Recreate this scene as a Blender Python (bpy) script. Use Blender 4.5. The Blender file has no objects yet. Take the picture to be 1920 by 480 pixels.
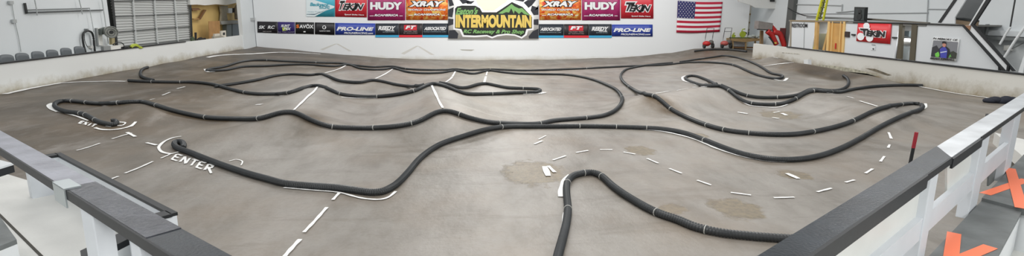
import bpy, bmesh, math, random
import numpy as np
from mathutils import Vector, Matrix
random.seed(4)
C = bpy.context.scene.collection
SC = bpy.context.scene

# ---------------------------------------------------------------- camera, world, lamps, exposure
F, PITCH, ROLL, YAW, H = 1050.0, .2085, -.009, .0903, 2.4
def _ray(x, y):
    d = np.array([(x-960)/F, 1.0, -(y-240)/F])
    c, s = math.cos(ROLL), math.sin(ROLL); d = np.array([d[0]*c+d[2]*s, d[1], -d[0]*s+d[2]*c])
    c, s = math.cos(-PITCH), math.sin(-PITCH); d = np.array([d[0], d[1]*c-d[2]*s, d[1]*s+d[2]*c])
    c, s = math.cos(YAW), math.sin(YAW)
    return np.array([d[0]*c+d[1]*s, -d[0]*s+d[1]*c, d[2]])
cam_d = bpy.data.cameras.new('camera'); cam = bpy.data.objects.new('camera', cam_d); C.objects.link(cam)
cam_d.sensor_width = 36; cam_d.lens = 36*F/1920; cam_d.clip_end = 300; cam_d.clip_start = .05
fw = Vector(_ray(960, 240)); rt = Vector(_ray(961, 240))-fw; rt.normalize(); fw.normalize(); up = rt.cross(fw)
m = Matrix((rt, up, -fw)).transposed().to_4x4(); m.translation = (0, 0, H); cam.matrix_world = m
SC.camera = cam
w = bpy.data.worlds.new('world'); SC.world = w; w.use_nodes = True
w.node_tree.nodes['Background'].inputs[0].default_value = (.93, .97, 1, 1)
w.node_tree.nodes['Background'].inputs[1].default_value = .36
SC.view_settings.view_transform = 'Standard'; SC.view_settings.look = 'None'
SC.view_settings.gamma = 1; SC.view_settings.use_curve_mapping = False
SC.view_settings.exposure = 0.0
def lamp(x, y, z, sx, sy, e, rot=(0, 0, 0), col=(1, .98, .95)):
    l = bpy.data.lights.new('ceiling_light', 'AREA'); l.shape = 'RECTANGLE'; l.size = sx; l.size_y = sy; l.energy = e; l.color = col
    o = bpy.data.objects.new('ceiling_light', l); C.objects.link(o); o.location = (x, y, z); o.rotation_euler = rot
for lx in (-8, 2, 12):
    for ly, e in ((-5, 800), (4, 230), (13, 400), (23, 420), (31, 520)):
        lamp(lx, ly, 7.0, 5, 1.6, e*{-8: .62, 2: 1.3, 12: .78}[lx])

# ---------------------------------------------------------------- helpers
CAM = np.array([0, 0, H])
def onx(x, y, X): d = _ray(x, y); return CAM + d*X/d[0]
def ony(x, y, Y): d = _ray(x, y); return CAM + d*Y/d[1]
def onz(x, y, z=0.): d = _ray(x, y); return CAM + d*(z-H)/d[2]
def srgb(r, g, b):
    f = lambda c: (c/255/12.92) if c/255 <= .04045 else ((c/255+.055)/1.055)**2.4
    return (f(r), f(g), f(b), 1)
MATS = {}
def mat(name, rgb, rough=.6, metal=0., spec=.5, noise=0., nscale=8., bump=0., bscale=30., emit=0):
    if name in MATS: return MATS[name]
    M = bpy.data.materials.new(name); M.use_nodes = True; MATS[name] = M
    nt = M.node_tree; b = nt.nodes['Principled BSDF']; c = srgb(*rgb)
    b.inputs['Base Color'].default_value = c; b.inputs['Roughness'].default_value = rough
    b.inputs['Metallic'].default_value = metal; b.inputs['Specular IOR Level'].default_value = spec
    M.diffuse_color = c
    if noise or bump:
        tc = nt.nodes.new('ShaderNodeNewGeometry')
    if noise:
        n = nt.nodes.new('ShaderNodeTexNoise'); n.inputs['Scale'].default_value = nscale; n.inputs['Detail'].default_value = 6
        nt.links.new(tc.outputs['Position'], n.inputs['Vector'])
        r = nt.nodes.new('ShaderNodeValToRGB'); r.color_ramp.elements[0].position = .3; r.color_ramp.elements[1].position = .7
        r.color_ramp.elements[0].color = tuple(max(0, c[i]*(1-noise)) for i in range(3))+(1,)
        r.color_ramp.elements[1].color = tuple(min(1, c[i]*(1+noise*.6)) for i in range(3))+(1,)
        nt.links.new(n.outputs['Fac'], r.inputs[0]); nt.links.new(r.outputs[0], b.inputs['Base Color'])
    if bump:
        n2 = nt.nodes.new('ShaderNodeTexNoise'); n2.inputs['Scale'].default_value = bscale; n2.inputs['Detail'].default_value = 8
        nt.links.new(tc.outputs['Position'], n2.inputs['Vector'])
        bp = nt.nodes.new('ShaderNodeBump'); bp.inputs['Strength'].default_value = bump; bp.inputs['Distance'].default_value = .02
        nt.links.new(n2.outputs['Fac'], bp.inputs['Height']); nt.links.new(bp.outputs[0], b.inputs['Normal'])
    return M

def mesh(name, verts, faces, m, parent=None, smooth=False, fm=None):
    me = bpy.data.meshes.new(name); me.from_pydata([tuple(map(float, v)) for v in verts], [], faces); me.update()
    ms = m if isinstance(m, (list, tuple)) else [m]
    for q in ms: me.materials.append(q)
    if fm is not None: me.polygons.foreach_set('material_index', fm)
    if smooth: me.polygons.foreach_set('use_smooth', [True]*len(me.polygons))
    o = bpy.data.objects.new(name, me); C.objects.link(o)
    if parent is not None: o.parent = parent; o.matrix_parent_inverse = parent.matrix_world.inverted() if parent.type == 'EMPTY' else Matrix()
    return o
def tag(o, label=None, cat=None, group=None, kind=None):
    if label: o['label'] = label
    if cat: o['category'] = cat
    if group: o['group'] = group
    if kind: o['kind'] = kind
    return o
def thing(name, label, cat, loc=(0, 0, 0), group=None):
    o = bpy.data.objects.new(name, None); C.objects.link(o); o.location = [float(v) for v in loc]; o.empty_display_size = .1
    bpy.context.view_layer.update(); tag(o, label, cat, group); return o
class MB:
    def __init__(s): s.v = []; s.f = []; s.m = []
    def add(s, vs, fs, mi=0):
        k = len(s.v); s.v += [tuple(map(float, q)) for q in vs]; s.f += [tuple(i+k for i in q) for q in fs]; s.m += [mi]*len(fs)
    def box(s, c, d, rz=0, mi=0):
        cx, cy, cz = c; dx, dy, dz = [q/2 for q in d]; co, si = math.cos(rz), math.sin(rz)
        vs = [(cx+x*co-y*si, cy+x*si+y*co, cz+z) for z in (-dz, dz) for x, y in ((-dx, -dy), (dx, -dy), (dx, dy), (-dx, dy))]
        s.add(vs, [(3, 2, 1, 0), (4, 5, 6, 7), (0, 1, 5, 4), (1, 2, 6, 5), (2, 3, 7, 6), (3, 0, 4, 7)], mi)
    def prism(s, pts, off, mi=0):   # polygon pts extruded by vector off
        n = len(pts); off = np.array(off, float); P = [np.array(p, float) for p in pts]
        # make outward normals: orient so that polygon normal opposes off
        nn = sum((np.cross(P[i]-P[0], P[(i+1) % n]-P[0]) for i in range(1, n-1)), np.zeros(3))
        if nn@off > 0: P = P[::-1]
        s.add(P+[p+off for p in P], [tuple(range(n)), tuple(range(2*n-1, n-1, -1))]+[(i, i+n, (i+1) % n+n, (i+1) % n) for i in range(n)], mi)
    def tube(s, path, r, seg=8, mi=0, radii=None, cap=True):
        P = np.array(path, float); n = len(P)
        T = np.gradient(P, axis=0); T /= np.maximum(np.linalg.norm(T, axis=1), 1e-9)[:, None]
        upv = np.array([0, 0, 1.]); N = np.cross(T, upv); L = np.linalg.norm(N, axis=1)
        N[L < .05] = np.cross(T[L < .05], np.array([1., 0, 0])) if (L < .05).any() else N[L < .05]
        N /= np.linalg.norm(N, axis=1)[:, None]; B = np.cross(N, T)
        R = np.full(n, r) if radii is None else np.array(radii)
        a = np.arange(seg)*2*math.pi/seg
        V = P[:, None, :]+R[:, None, None]*(np.cos(a)[None, :, None]*N[:, None, :]+np.sin(a)[None, :, None]*B[:, None, :])
        fs = [(i*seg+j, i*seg+(j+1) % seg, (i+1)*seg+(j+1) % seg, (i+1)*seg+j) for i in range(n-1) for j in range(seg)]
        if cap: fs += [tuple(range(seg-1, -1, -1)), tuple((n-1)*seg+j for j in range(seg))]
        s.add(V.reshape(-1, 3).tolist(), fs, mi)
    def ellipsoid(s, c, d, seg=14, rings=8, mi=0):
        vs = []; fs = []
        for i in range(rings+1):
            ph = math.pi*i/rings
            for j in range(seg):
                a = 2*math.pi*j/seg; vs.append((c[0]+d[0]*math.sin(ph)*math.cos(a), c[1]+d[1]*math.sin(ph)*math.sin(a), c[2]+d[2]*math.cos(ph)))
        for i in range(rings):
            for j in range(seg): fs.append((i*seg+j, (i+1)*seg+j, (i+1)*seg+(j+1) % seg, i*seg+(j+1) % seg))
        s.add(vs, fs, mi)
    def build(s, name, m, parent=None, smooth=False): return mesh(name, s.v, s.f, m, parent, smooth, s.m)
def crop(ox, oy, s): return lambda *p: [(ox+p[i]/s, oy+p[i+1]/s) for i in range(0, len(p), 2)]
def px(pts, plane, val):
    f = {'x': onx, 'y': ony, 'z': onz}[plane]; return [f(a, b, val) for a, b in pts]
def slab(name, pts, plane, val, thick, m, parent=None):    # polygon seen at pixels, on a real plane, with thickness away from the viewer
    off = {'x': (math.copysign(thick, val), 0, 0), 'y': (0, thick, 0), 'z': (0, 0, -thick)}[plane]
    b = MB(); b.prism(px(pts, plane, val), off); return b.build(name, m, parent)
def bar(name, pts, plane, val, r, m, parent=None, seg=8):
    P = px(pts, plane, val); Q = [P[0]]
    for a, b_ in zip(P, P[1:]):
        for t in (.02, .5, .98): Q.append(a+(b_-a)*t)
    Q.append(P[-1]); b = MB(); b.tube(Q, r, seg); return b.build(name, m, parent, True)
def smooth_path(pts, step):
    P = np.array(pts, float); P2 = np.vstack([2*P[0]-P[1], P, 2*P[-1]-P[-2]]); out = []
    for i in range(1, len(P2)-2):
        p0, p1, p2, p3 = P2[i-1:i+3]; L = np.linalg.norm(p2-p1); n = max(2, int(L/step))
        t0 = 0; a = .5
        d = lambda u, v: max(1e-3, np.linalg.norm(u-v)**a)
        t1 = t0+d(p0, p1); t2 = t1+d(p1, p2); t3 = t2+d(p2, p3)
        for k in range(n):
            t = t1+(t2-t1)*k/n
            A1 = (t1-t)/(t1-t0)*p0+(t-t0)/(t1-t0)*p1; A2 = (t2-t)/(t2-t1)*p1+(t-t1)/(t2-t1)*p2; A3 = (t3-t)/(t3-t2)*p2+(t-t2)/(t3-t2)*p3
            B1 = (t2-t)/(t2-t0)*A1+(t-t0)/(t2-t0)*A2; B2 = (t3-t)/(t3-t1)*A2+(t-t1)/(t3-t1)*A3
            out.append((t2-t)/(t2-t1)*B1+(t-t1)/(t2-t1)*B2)
    out.append(P[-1]); return np.array(out)

# lettering: default font turned into mesh, fitted to a quadrilateral given by four 3D corners
_tx = {}
def text_mesh(s, off):
    if (s, off) in _tx: return _tx[(s, off)]
    cu = bpy.data.curves.new('t', 'FONT'); cu.body = s; cu.size = 1; cu.offset = off; cu.resolution_u = 3; cu.fill_mode = 'FRONT'
    o = bpy.data.objects.new('t', cu); C.objects.link(o); dg = bpy.context.evaluated_depsgraph_get(); dg.update()
    me = o.evaluated_get(dg).to_mesh(); v = np.array([q.co[:] for q in me.vertices]); f = [tuple(p.vertices) for p in me.polygons]
    o.evaluated_get(dg).to_mesh_clear(); bpy.data.objects.remove(o); bpy.data.curves.remove(cu); _tx[(s, off)] = (v, f); return v, f
def lettering(s, quad, m, parent, toward, shear=0., off=0., name='lettering', grow=None):
    v, f = text_mesh(s, off); v0, _ = text_mesh(s, grow if grow is not None else off)
    mn = v0.min(0); mx = v0.max(0); u = (v[:, 0]-mn[0])/(mx[0]-mn[0]); t = (v[:, 1]-mn[1])/(mx[1]-mn[1])
    TL, TR, BR, BL = [np.array(q) for q in quad]; asp = np.linalg.norm(TL-BL)/np.linalg.norm(TR-TL)
    k = shear*asp; u = u*(1-abs(k))+t*k
    P = (1-u)[:, None]*((1-t)[:, None]*BL+t[:, None]*TL)+u[:, None]*((1-t)[:, None]*BR+t[:, None]*TR)+np.array(toward)
    xs_ = v[:, 0]; iv = sorted((min(xs_[list(q)]), max(xs_[list(q)])) for q in f); cuts = []; hi_ = iv[0][1]
    for lo_, h2 in iv[1:]:
        if ' ' in s and lo_-hi_ > max(.05, .16-2*off): cuts.append((lo_+hi_)/2)
        hi_ = max(hi_, h2)
    grp = np.searchsorted(cuts, xs_); o = None
    for gi in range(len(cuts)+1):
        idx = np.where(grp == gi)[0]; mp = {int(a): i for i, a in enumerate(idx)}
        o = mesh(name, P[idx], [tuple(mp[a] for a in q) for q in f if q[0] in mp], m, parent)
    return o

WHITE = mat('white_paint', (214, 218, 220), .55, noise=.06, nscale=.8)
BLACKP = mat('black_paint', (26, 29, 32), .5)

# ---------------------------------------------------------------- terrain
YW, XL, XR = 36.13, -12.68, 15.35
zw_x = np.array([-14, -12.6, -8.8, -4.9, -.9, 5, 10.3, 13.8, 15.3, 16.8, 20, 24.]); zw_z = np.array([0, .02, -.32, -.68, -.78, -.78, -.62, -.33, -.04, .06, -.1, -.1])
def _ridge(a, b, h, wd, tl=.7):
    A = onz(*a, h)[:2]; B = onz(*b, h)[:2]; return (A, B, h, wd, tl)
RIDGES = [_ridge((590, 163), (553, 212), .36, .95), _ridge((812, 158), (830, 208), .42, 1.0), _ridge((655, 121), (608, 139), .24, 1.0),
          _ridge((735, 128), (700, 150), .14, .8), _ridge((853, 133), (836, 157), .17, .8), _ridge((913, 132), (908, 157), .18, .8),
          _ridge((1345, 159), (1232, 178), .34, .95), _ridge((1524, 170), (1645, 199), .34, 1.0), _ridge((232, 192), (275, 203), .22, .8),
          _ridge((1362, 104), (1385, 118), .18, 1.6, 1.6), _ridge((1560, 128), (1620, 138), .22, .45, 1.5), _ridge((1450, 106), (1500, 118), .3, .6, 1.),]
def terrain(X, Y):
    X = np.asarray(X, float); Y = np.asarray(Y, float)
    k = np.clip((Y-13)/(YW-13), 0, 1); k = k*k*(3-2*k)
    z = np.interp(X, zw_x, zw_z)*k
    for A, B, h, wd, tl in RIDGES:
        d = B-A; L = math.hypot(*d); d = d/L; rx = X-A[0]; ry = Y-A[1]
        s = rx*d[0]+ry*d[1]; p = rx*(-d[1])+ry*d[0]; e = np.maximum(0, np.maximum(-s, s-L))
        z = z+h*np.exp(-(p/wd)**2)*np.exp(-(e/tl)**2)
    z = z+.012*np.sin(X*1.3+.6*Y)+.010*np.sin(Y*1.7-X*.7)+.008*np.sin(X*2.9+1.)*np.sin(Y*2.3)
    return z
def hit(x, y, dz=0.):
    d = _ray(x, y); t = np.linspace(3, 60, 2600)
    P = CAM[None]+d[None]*t[:, None]; g = P[:, 2]-terrain(P[:, 0], P[:, 1])-dz
    i = np.argmax(g < 0) if (g < 0).any() else len(t)-1
    i = max(i, 1)
    lo, hi = t[i-1], t[i]
    for _ in range(18):
        mid = (lo+hi)/2; q = CAM+d*mid
        if q[2]-terrain(q[0], q[1])-dz < 0: hi = mid
        else: lo = mid
    return CAM+d*hi
ys = np.concatenate([np.arange(1.2, 12, .09), np.arange(12, 24, .12), np.arange(24, YW+.35, .16)])
xs = np.arange(-12.75, 22, .12)
GX, GY = np.meshgrid(xs, ys); GZ = terrain(GX, GY)
nx, ny = len(xs), len(ys)
V = np.stack([GX, GY, GZ], 2).reshape(-1, 3)
Fc = [(j*nx+i, j*nx+i+1, (j+1)*nx+i+1, (j+1)*nx+i) for j in range(ny-1) for i in range(nx-1)]
# the dirt: grey-brown packed clay, damp and browner on the left, paler in the middle
DIRT = bpy.data.materials.new('packed_dirt'); DIRT.use_nodes = True
def build_dirt():
    nt = DIRT.node_tree; N = nt.nodes; Lk = nt.links; b = N['Principled BSDF']
    g = N.new('ShaderNodeNewGeometry')
    def noise(scale, det=6, rough=.6, stretch=None):
        n = N.new('ShaderNodeTexNoise'); n.inputs['Scale'].default_value = scale; n.inputs['Detail'].default_value = det; n.inputs['Roughness'].default_value = rough
        if stretch:
            mp = N.new('ShaderNodeMapping'); mp.inputs['Scale'].default_value = stretch; mp.inputs['Rotation'].default_value = (0, 0, .25); Lk.new(g.outputs['Position'], mp.inputs[0]); Lk.new(mp.outputs[0], n.inputs['Vector'])
        else: Lk.new(g.outputs['Position'], n.inputs['Vector'])
        return n.outputs['Fac']
    def ramp(f, a, c):
        r = N.new('ShaderNodeMapRange'); r.inputs[1].default_value = a; r.inputs[2].default_value = c; Lk.new(f, r.inputs[0]); return r.outputs[0]
    def mix(f, A, B):
        mx = N.new('ShaderNodeMix'); mx.data_type = 'RGBA'
        if isinstance(f, float): mx.inputs[0].default_value = f
        else: Lk.new(f, mx.inputs[0])
        for s, q in ((6, A), (7, B)):
            if isinstance(q, tuple): mx.inputs[s].default_value = q
            else: Lk.new(q, mx.inputs[s])
        return mx.outputs[2]
    def mth(op, a, c):
        q = N.new('ShaderNodeMath'); q.operation = op
        for i, v in ((0, a), (1, c)):
            if isinstance(v, (int, float)): q.inputs[i].default_value = v
            else: Lk.new(v, q.inputs[i])
        return q.outputs[0]
    at = N.new('ShaderNodeAttribute'); at.attribute_name = 'damp'
    a2 = N.new('ShaderNodeAttribute'); a2.attribute_name = 'hole'
    big = noise(.35, 4); med = noise(1.6, 8, .65, (1, .45, 1)); fine = noise(14, 8, .7)
    damp = mth('ADD', at.outputs['Fac'], mth('MULTIPLY', mth('SUBTRACT', big, .5), .9))
    c = mix(ramp(damp, .15, .85), srgb(*DRY), srgb(*DAMP))
    c = mix(mth('MULTIPLY', ramp(med, .5, .7), .6), c, srgb(*DUST))
    c = mix(mth('MULTIPLY', ramp(med, .5, .28), .75), c, srgb(*DARK))
    c = mix(mth('MULTIPLY', ramp(fine, .5, .8), .28), c, srgb(82, 72, 62))
    c = mix(mth('MULTIPLY', ramp(noise(.9, 9, .72, (.35, 1.6, 1)), .54, .68), .65), c, srgb(*DARK))
    c = mix(mth('MULTIPLY', ramp(noise(2.6, 9, .7, (1.4, .5, 1)), .6, .75), .35), c, srgb(*DUST))
    hole = ramp(mth('ADD', a2.outputs['Fac'], mth('MULTIPLY', mth('SUBTRACT', noise(5, 6), .5), 1.0)), .42, .6)
    c = mix(mth('MULTIPLY', hole, .8), c, mix(ramp(fine, .4, .6), srgb(122, 108, 78), srgb(92, 80, 60)))
    c = mix(mth('MULTIPLY', ramp(damp, .85, 1.5), .75), c, srgb(58, 49, 38))
    c = mix(mth('MULTIPLY', ramp(noise(.55, 6, .6), .45, .68), .4), c, srgb(128, 112, 94))
    c = mix(mth('MULTIPLY', ramp(noise(42, 3, .8), .66, .74), .55), c, srgb(74, 66, 58))
    c = mix(mth('MULTIPLY', ramp(noise(27, 4, .8, (1, 1.3, 1)), .68, .76), .45), c, srgb(186, 180, 172))
    Lk.new(c, b.inputs['Base Color'])
    rr = N.new('ShaderNodeMapRange'); Lk.new(med, rr.inputs[0]); rr.inputs[1].default_value = .3; rr.inputs[2].default_value = .7; rr.inputs[3].default_value = .42; rr.inputs[4].default_value = .42
    Lk.new(rr.outputs[0], b.inputs['Roughness']); b.inputs['Specular IOR Level'].default_value = .45
    bp = N.new('ShaderNodeBump'); bp.inputs['Strength'].default_value = .5; bp.inputs['Distance'].default_value = .035
    Lk.new(mth('ADD', mth('MULTIPLY', fine, .25), mth('ADD', med, mth('MULTIPLY', hole, -.6))), bp.inputs['Height']); Lk.new(bp.outputs[0], b.inputs['Normal'])
DRY, DAMP, DUST, DARK = (130, 125, 118), (80, 67, 49), (152, 147, 141), (89, 82, 72)
build_dirt()
floor = mesh('floor', V, Fc, DIRT, smooth=True); tag(floor, kind='structure')
# fresh damp clay along the left side and behind the far pipes; worn holes at a few places
d1 = np.clip((-3.2-GX)/5.5, 0, 1)*1.15+np.clip((GY-25)/7, 0, 1)*.55+np.clip((GX-9)/5, 0, 1)*.3
d1 = d1+.25*np.exp(-((GX-1.5)/4)**2-((GY-16)/4)**2)
d1 = d1-.5*np.exp(-((GX-2)/5)**2-((GY-9)/5)**2)
HOLES = [((1003, 323), .55), ((1025, 322), .3), ((1490, 328), .26), ((1381, 392), .36), ((1462, 216), .5), ((1200, 282), .3), ((1262, 391), .2), ((1310, 255), .2)]
hole = np.zeros_like(GX)
for p, r in HOLES:
    q = hit(*p); hole = np.maximum(hole, np.exp(-(((GX-q[0])/r)**2+((GY-q[1])/(r*1.3))**2)))
for (p, q, r) in (((1453, 103), (1470, 111), .35), ((1470, 111), (1486, 122), .4), ((1486, 122), (1530, 132), .4), ((1530, 132), (1585, 142), .45), ((1585, 142), (1680, 153), .45), ((1680, 153), (1760, 163), .3), ((1760, 163), (1890, 186), .3),
                  ((0, 171), (120, 149), .35), ((120, 149), (240, 129), .4), ((240, 129), (300, 118), .5), ((300, 118), (420, 95), .6), ((490, 92), (600, 103), .5), ((560, 208), (590, 224), .35), ((1225, 182), (1262, 210), .3), ((345, 205), (420, 226), .4)):
    A_, B2 = hit(*p)[:2], hit(*q)[:2]; dd = B2-A_; L2 = dd@dd; tt = np.clip(((GX-A_[0])*dd[0]+(GY-A_[1])*dd[1])/L2, 0, 1)
    dist = np.hypot(GX-A_[0]-tt*dd[0], GY-A_[1]-tt*dd[1]); d1 = d1+1.1*np.exp(-(dist/r)**2)
for nm, a in (('damp', d1), ('hole', hole)):
    at = floor.data.attributes.new(nm, 'FLOAT', 'POINT'); at.data.foreach_set('value', a.reshape(-1).astype(np.float32))

# ---------------------------------------------------------------- painted white marks on the dirt (surface marks: children of the floor)
PAINT = mat('white_marking_paint', (236, 236, 234), .6, noise=.08, nscale=20)
def stroke(pts, wd=.06, name='painted_line', lift=.012, smooth=True):
    P = smooth_path(pts, 3) if smooth and len(pts) > 2 else smooth_path(pts, 3)
    W = []
    for p in P:
        q = hit(*p)
        q[0] = min(max(q[0], XL+.14), XR-.12)
        W.append(q)
    W = np.array(W); T = np.gradient(W[:, :2], axis=0); T /= np.maximum(np.linalg.norm(T, axis=1), 1e-9)[:, None]
    N = np.stack([-T[:, 1], T[:, 0]], 1); v = []
    for k, (q, n) in enumerate(zip(W, N)):
        ww = wd*(.92+.12*math.sin(k*.9+wd*40))*(.72 if np.linalg.norm(q-CAM) < 13 else .88)
        for s in (-.5, 0, .5):
            x, y = q[0]+n[0]*s*ww, q[1]+n[1]*s*ww; v.append((x, y, float(terrain(x, y))+lift))
    f = [(3*i+a, 3*i+a+1, 3*i+a+4, 3*i+a+3) for i in range(len(W)-1) for a in (0, 1)]
    return mesh(name, v, f, PAINT, floor)
A = crop(960, 230, 1.92); B = crop(130, 200, 3.43); Cc = crop(480, 80, 2.6675); D = crop(1200, 80, 2.4); E_ = crop(0, 120, 2.667); G = crop(0, 120, 6.0); R3 = crop(1760, 90, 4.0)
LINES = [([(1037, 301), (1061, 293)], .06), ([(1080, 287), (1103, 283)], .06), ([(1125, 281.5), (1148, 281.5)], .06), ([(1169, 286), (1191, 290)], .06),
 ([(1213, 298), (1234, 307)], .06), ([(1255, 317), (1278, 326)], .06), ([(1307, 339), (1333, 348)], .06), ([(1370, 362), (1408, 367)], .06),
 ([(1451, 372), (1489, 371)], .06), ([(1532, 361), (1559, 354)], .06), ([(1585, 343), (1602, 338.5)], .06), ([(1622.5, 326), (1636, 317.5)], .06),
 ([(1650.5, 304), (1658, 294)], .06), ([(1665, 278), (1668, 272)], .06), ([(1671, 261), (1666, 249)], .06), ([(1475, 326), (1497, 336)], .11),
 ([(1200, 243), (1242, 247), (1300, 261), (1346, 280), (1400, 296), (1450, 303.5), (1492, 303), (1528, 295)], .09),
 ([(1052, 370), (1054, 352), (1061, 337), (1069, 329)], .13), ([(1046, 470), (1053, 440), (1058, 400)], .05),
 ([(1002, 271), (1017, 265)], .07), ([(1010, 262), (1024, 255)], .04), ([(1021, 313), (1028, 331)], .13), ([(1028, 312), (1040, 324)], .08),
 (B(165, 138, 200, 148, 260, 152, 330, 145, 380, 133, 405, 122, 428, 100), .07), (B(380, 133, 412, 126), .05),
 (B(235, 128, 270, 133), .03), (B(310, 125, 345, 122, 362, 107, 320, 102), .04),
 (B(48, 285, 120, 265, 198, 238), .045), (B(275, 210, 340, 190, 402, 172), .05), (B(372, 168, 425, 196), .08), (B(497, 235, 562, 250), .08),
 (B(720, 194, 660, 205, 600, 235, 575, 268, 590, 290, 620, 302, 650, 306), .075), (B(650, 308, 703, 295), .07), (B(590, 335, 630, 318, 655, 305), .05),
 (B(358, 432, 440, 400, 538, 356), .06), (B(262, 472, 315, 452), .06),
 ([(534, 482), (548, 466), (563, 450)], .07), ([(570, 437), (590, 416), (613, 390)], .06), ([(624, 376), (637, 362)], .06),
 ([(532, 353), (590, 358), (635, 362), (680, 373), (714, 375), (730, 370), (742, 360)], .055),
 (Cc(307, 222, 290, 245, 262, 268, 240, 290, 190, 338), .07), (Cc(877, 212, 895, 250, 918, 300, 934, 328), .07), (Cc(463, 106, 420, 130, 345, 153), .08),
 (Cc(683, 133, 645, 158, 598, 181), .08), (Cc(997, 145, 975, 180, 950, 198), .09), ([(914, 133), (911, 144), (908, 155)], .08),
 ([(640, 182.5), (664, 184.5), (707, 184.5)], .06), ([(981, 177), (1012, 176.5)], .06), ([(1012, 176), (1022, 173.5)], .16),
 (E_(265, 197, 247, 207, 262, 228, 295, 240), .13), (E_(295, 240, 380, 262, 440, 285), .05), ([(384, 130), (388, 134.5), (410, 134)], .12),
 (E_(750, 180, 775, 175), .05), (E_(812, 158, 850, 143), .06), (E_(885, 125, 925, 115), .07),
 (G(0, 342, 100, 313, 220, 278, 400, 248, 560, 225, 800, 210, 960, 202)+[(175, 153.5), (205, 152.6), (236, 153)], .2),
 ([(389, 108), (403, 105.3), (428, 103), (470, 101.4), (520, 98.5), (560, 99.3), (601, 101.6)], .26),
 (D(205, 150, 190, 157, 195, 170, 230, 182, 275, 198, 335, 199), .10), (D(70, 230, 130, 220), .05), (D(165, 217, 217, 207), .05), (D(235, 203, 265, 200), .05),
 (D(450, 262, 490, 282, 550, 290, 620, 292, 665, 279), .06), (D(790, 218, 850, 228, 895, 236), .06), (D(930, 243, 962, 252), .06), ([(1612, 190), (1645, 200)], .06),
 ([(1725, 206.5), (1736, 202), (1735, 194.5)], .07), (D(590, 163, 650, 172, 662, 160), .12), (D(555, 106, 620, 97, 692, 90), .07), (D(600, 66, 622, 71), .05),
 (D(500, 73, 530, 70), .05), ([(1383, 211), (1402, 214)], .12), ([(1448, 221), (1460, 223)], .1), ([(1466, 213), (1475, 217)], .1), ([(1450, 212), (1462, 210)], .06),
 ([(1742, 160.5), (1760, 167)]+R3(100, 325, 240, 350, 340, 370, 440, 395, 475, 408), .13),
 ([(430, 303), (444, 300), (455, 304), (452, 311)], .03), (Cc(0, 312, 30, 310), .1)]
for p, wd in LINES: stroke(p, wd)
GLY = {'E': [[(.9, 1), (0, 1), (0, 0), (.9, 0)], [(0, .5), (.7, .5)]], 'X': [[(0, 0), (1, 1)], [(0, 1), (1, 0)]], 'I': [[(.5, 0), (.5, 1)]],
       'T': [[(0, 1), (1, 1)], [(.5, 1), (.5, 0)]], 'N': [[(0, 0), (0, 1), (.9, 0), (.9, 1)]], 'R': [[(0, 0), (0, 1), (.8, .95), (.8, .55), (0, .5)], [(.3, .5), (1.2, -.15)]]}
def word(s, quad, wd):
    TL, TR, BR, BL = [np.array(q) for q in quad]; n = len(s)
    for i, ch in enumerate(s):
        for st in GLY[ch]:
            pts = []
            for u, v in st:
                U = (i+.08+u*.72)/n; pts.append(tuple((1-U)*((1-v)*BL+v*TL)+U*((1-v)*BR+v*TR)))
            for a, b_ in zip(pts, pts[1:]): stroke([a, b_], wd, 'painted_letter')
word('EXIT', [(153, 227.5), (183, 235), (177, 239.5), (147.5, 231.5)], .045)
word('ENTER', [(331, 289.5), (405, 313), (398, 324.5), (321, 299)], .058)

# ---------------------------------------------------------------- corrugated pipes
PIPE = mat('black_corrugated_plastic', (46, 49, 51), .45, noise=.25, nscale=3)
STRAP = mat('white_strap', (172, 172, 168), .5)
RP = .049
def pipe(name, label, pts, straps=(), r=RP, pitch=.026, seg=10, group=None):
    P = smooth_path(pts, 4); W = np.array([hit(a, b_, r*.95) for a, b_ in P])
    # light smoothing of depth jitter
    for _ in range(2): W[1:-1] = (W[:-2]+2*W[1:-1]+W[2:])/4
    L = np.concatenate([[0], np.cumsum(np.linalg.norm(np.diff(W, axis=0), axis=1))])
    n = int(L[-1]/(pitch/2)); s = np.linspace(0, L[-1], n)
    Q = np.stack([np.interp(s, L, W[:, k]) for k in range(3)], 1)
    k = 9; ker = np.ones(k)/k; Qp = np.vstack([np.repeat(Q[:1], k//2, 0), Q, np.repeat(Q[-1:], k//2, 0)])
    Q = np.stack([np.convolve(Qp[:, i], ker, 'valid') for i in range(3)], 1)
    Q[:, 2] = np.maximum(Q[:, 2], terrain(Q[:, 0], Q[:, 1])+r*.7)
    b = MB(); b.tube(Q, r, seg, radii=np.where(np.arange(n) % 2 == 0, r, r*.85)); o = b.build(name, PIPE)
    tag(o, label, 'drainage pipe', group)
    Pn = P
    for sp in straps:
        i = int(np.argmin(np.hypot(Pn[:, 0]-sp[0], Pn[:, 1]-sp[1]))); s0 = L[i]; j = int(np.argmin(abs(s-s0))); j = min(max(j, 2), n-3)
        T = Q[j+2]-Q[j-2]; T /= np.linalg.norm(T); hw = .005 if np.linalg.norm(Q[j]-CAM) < 9 else .008
        sb = MB(); sb.tube([Q[j]-T*hw, Q[j], Q[j]+T*hw], r*1.09, 12); sb.build('strap', STRAP, o)
    return o
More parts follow.
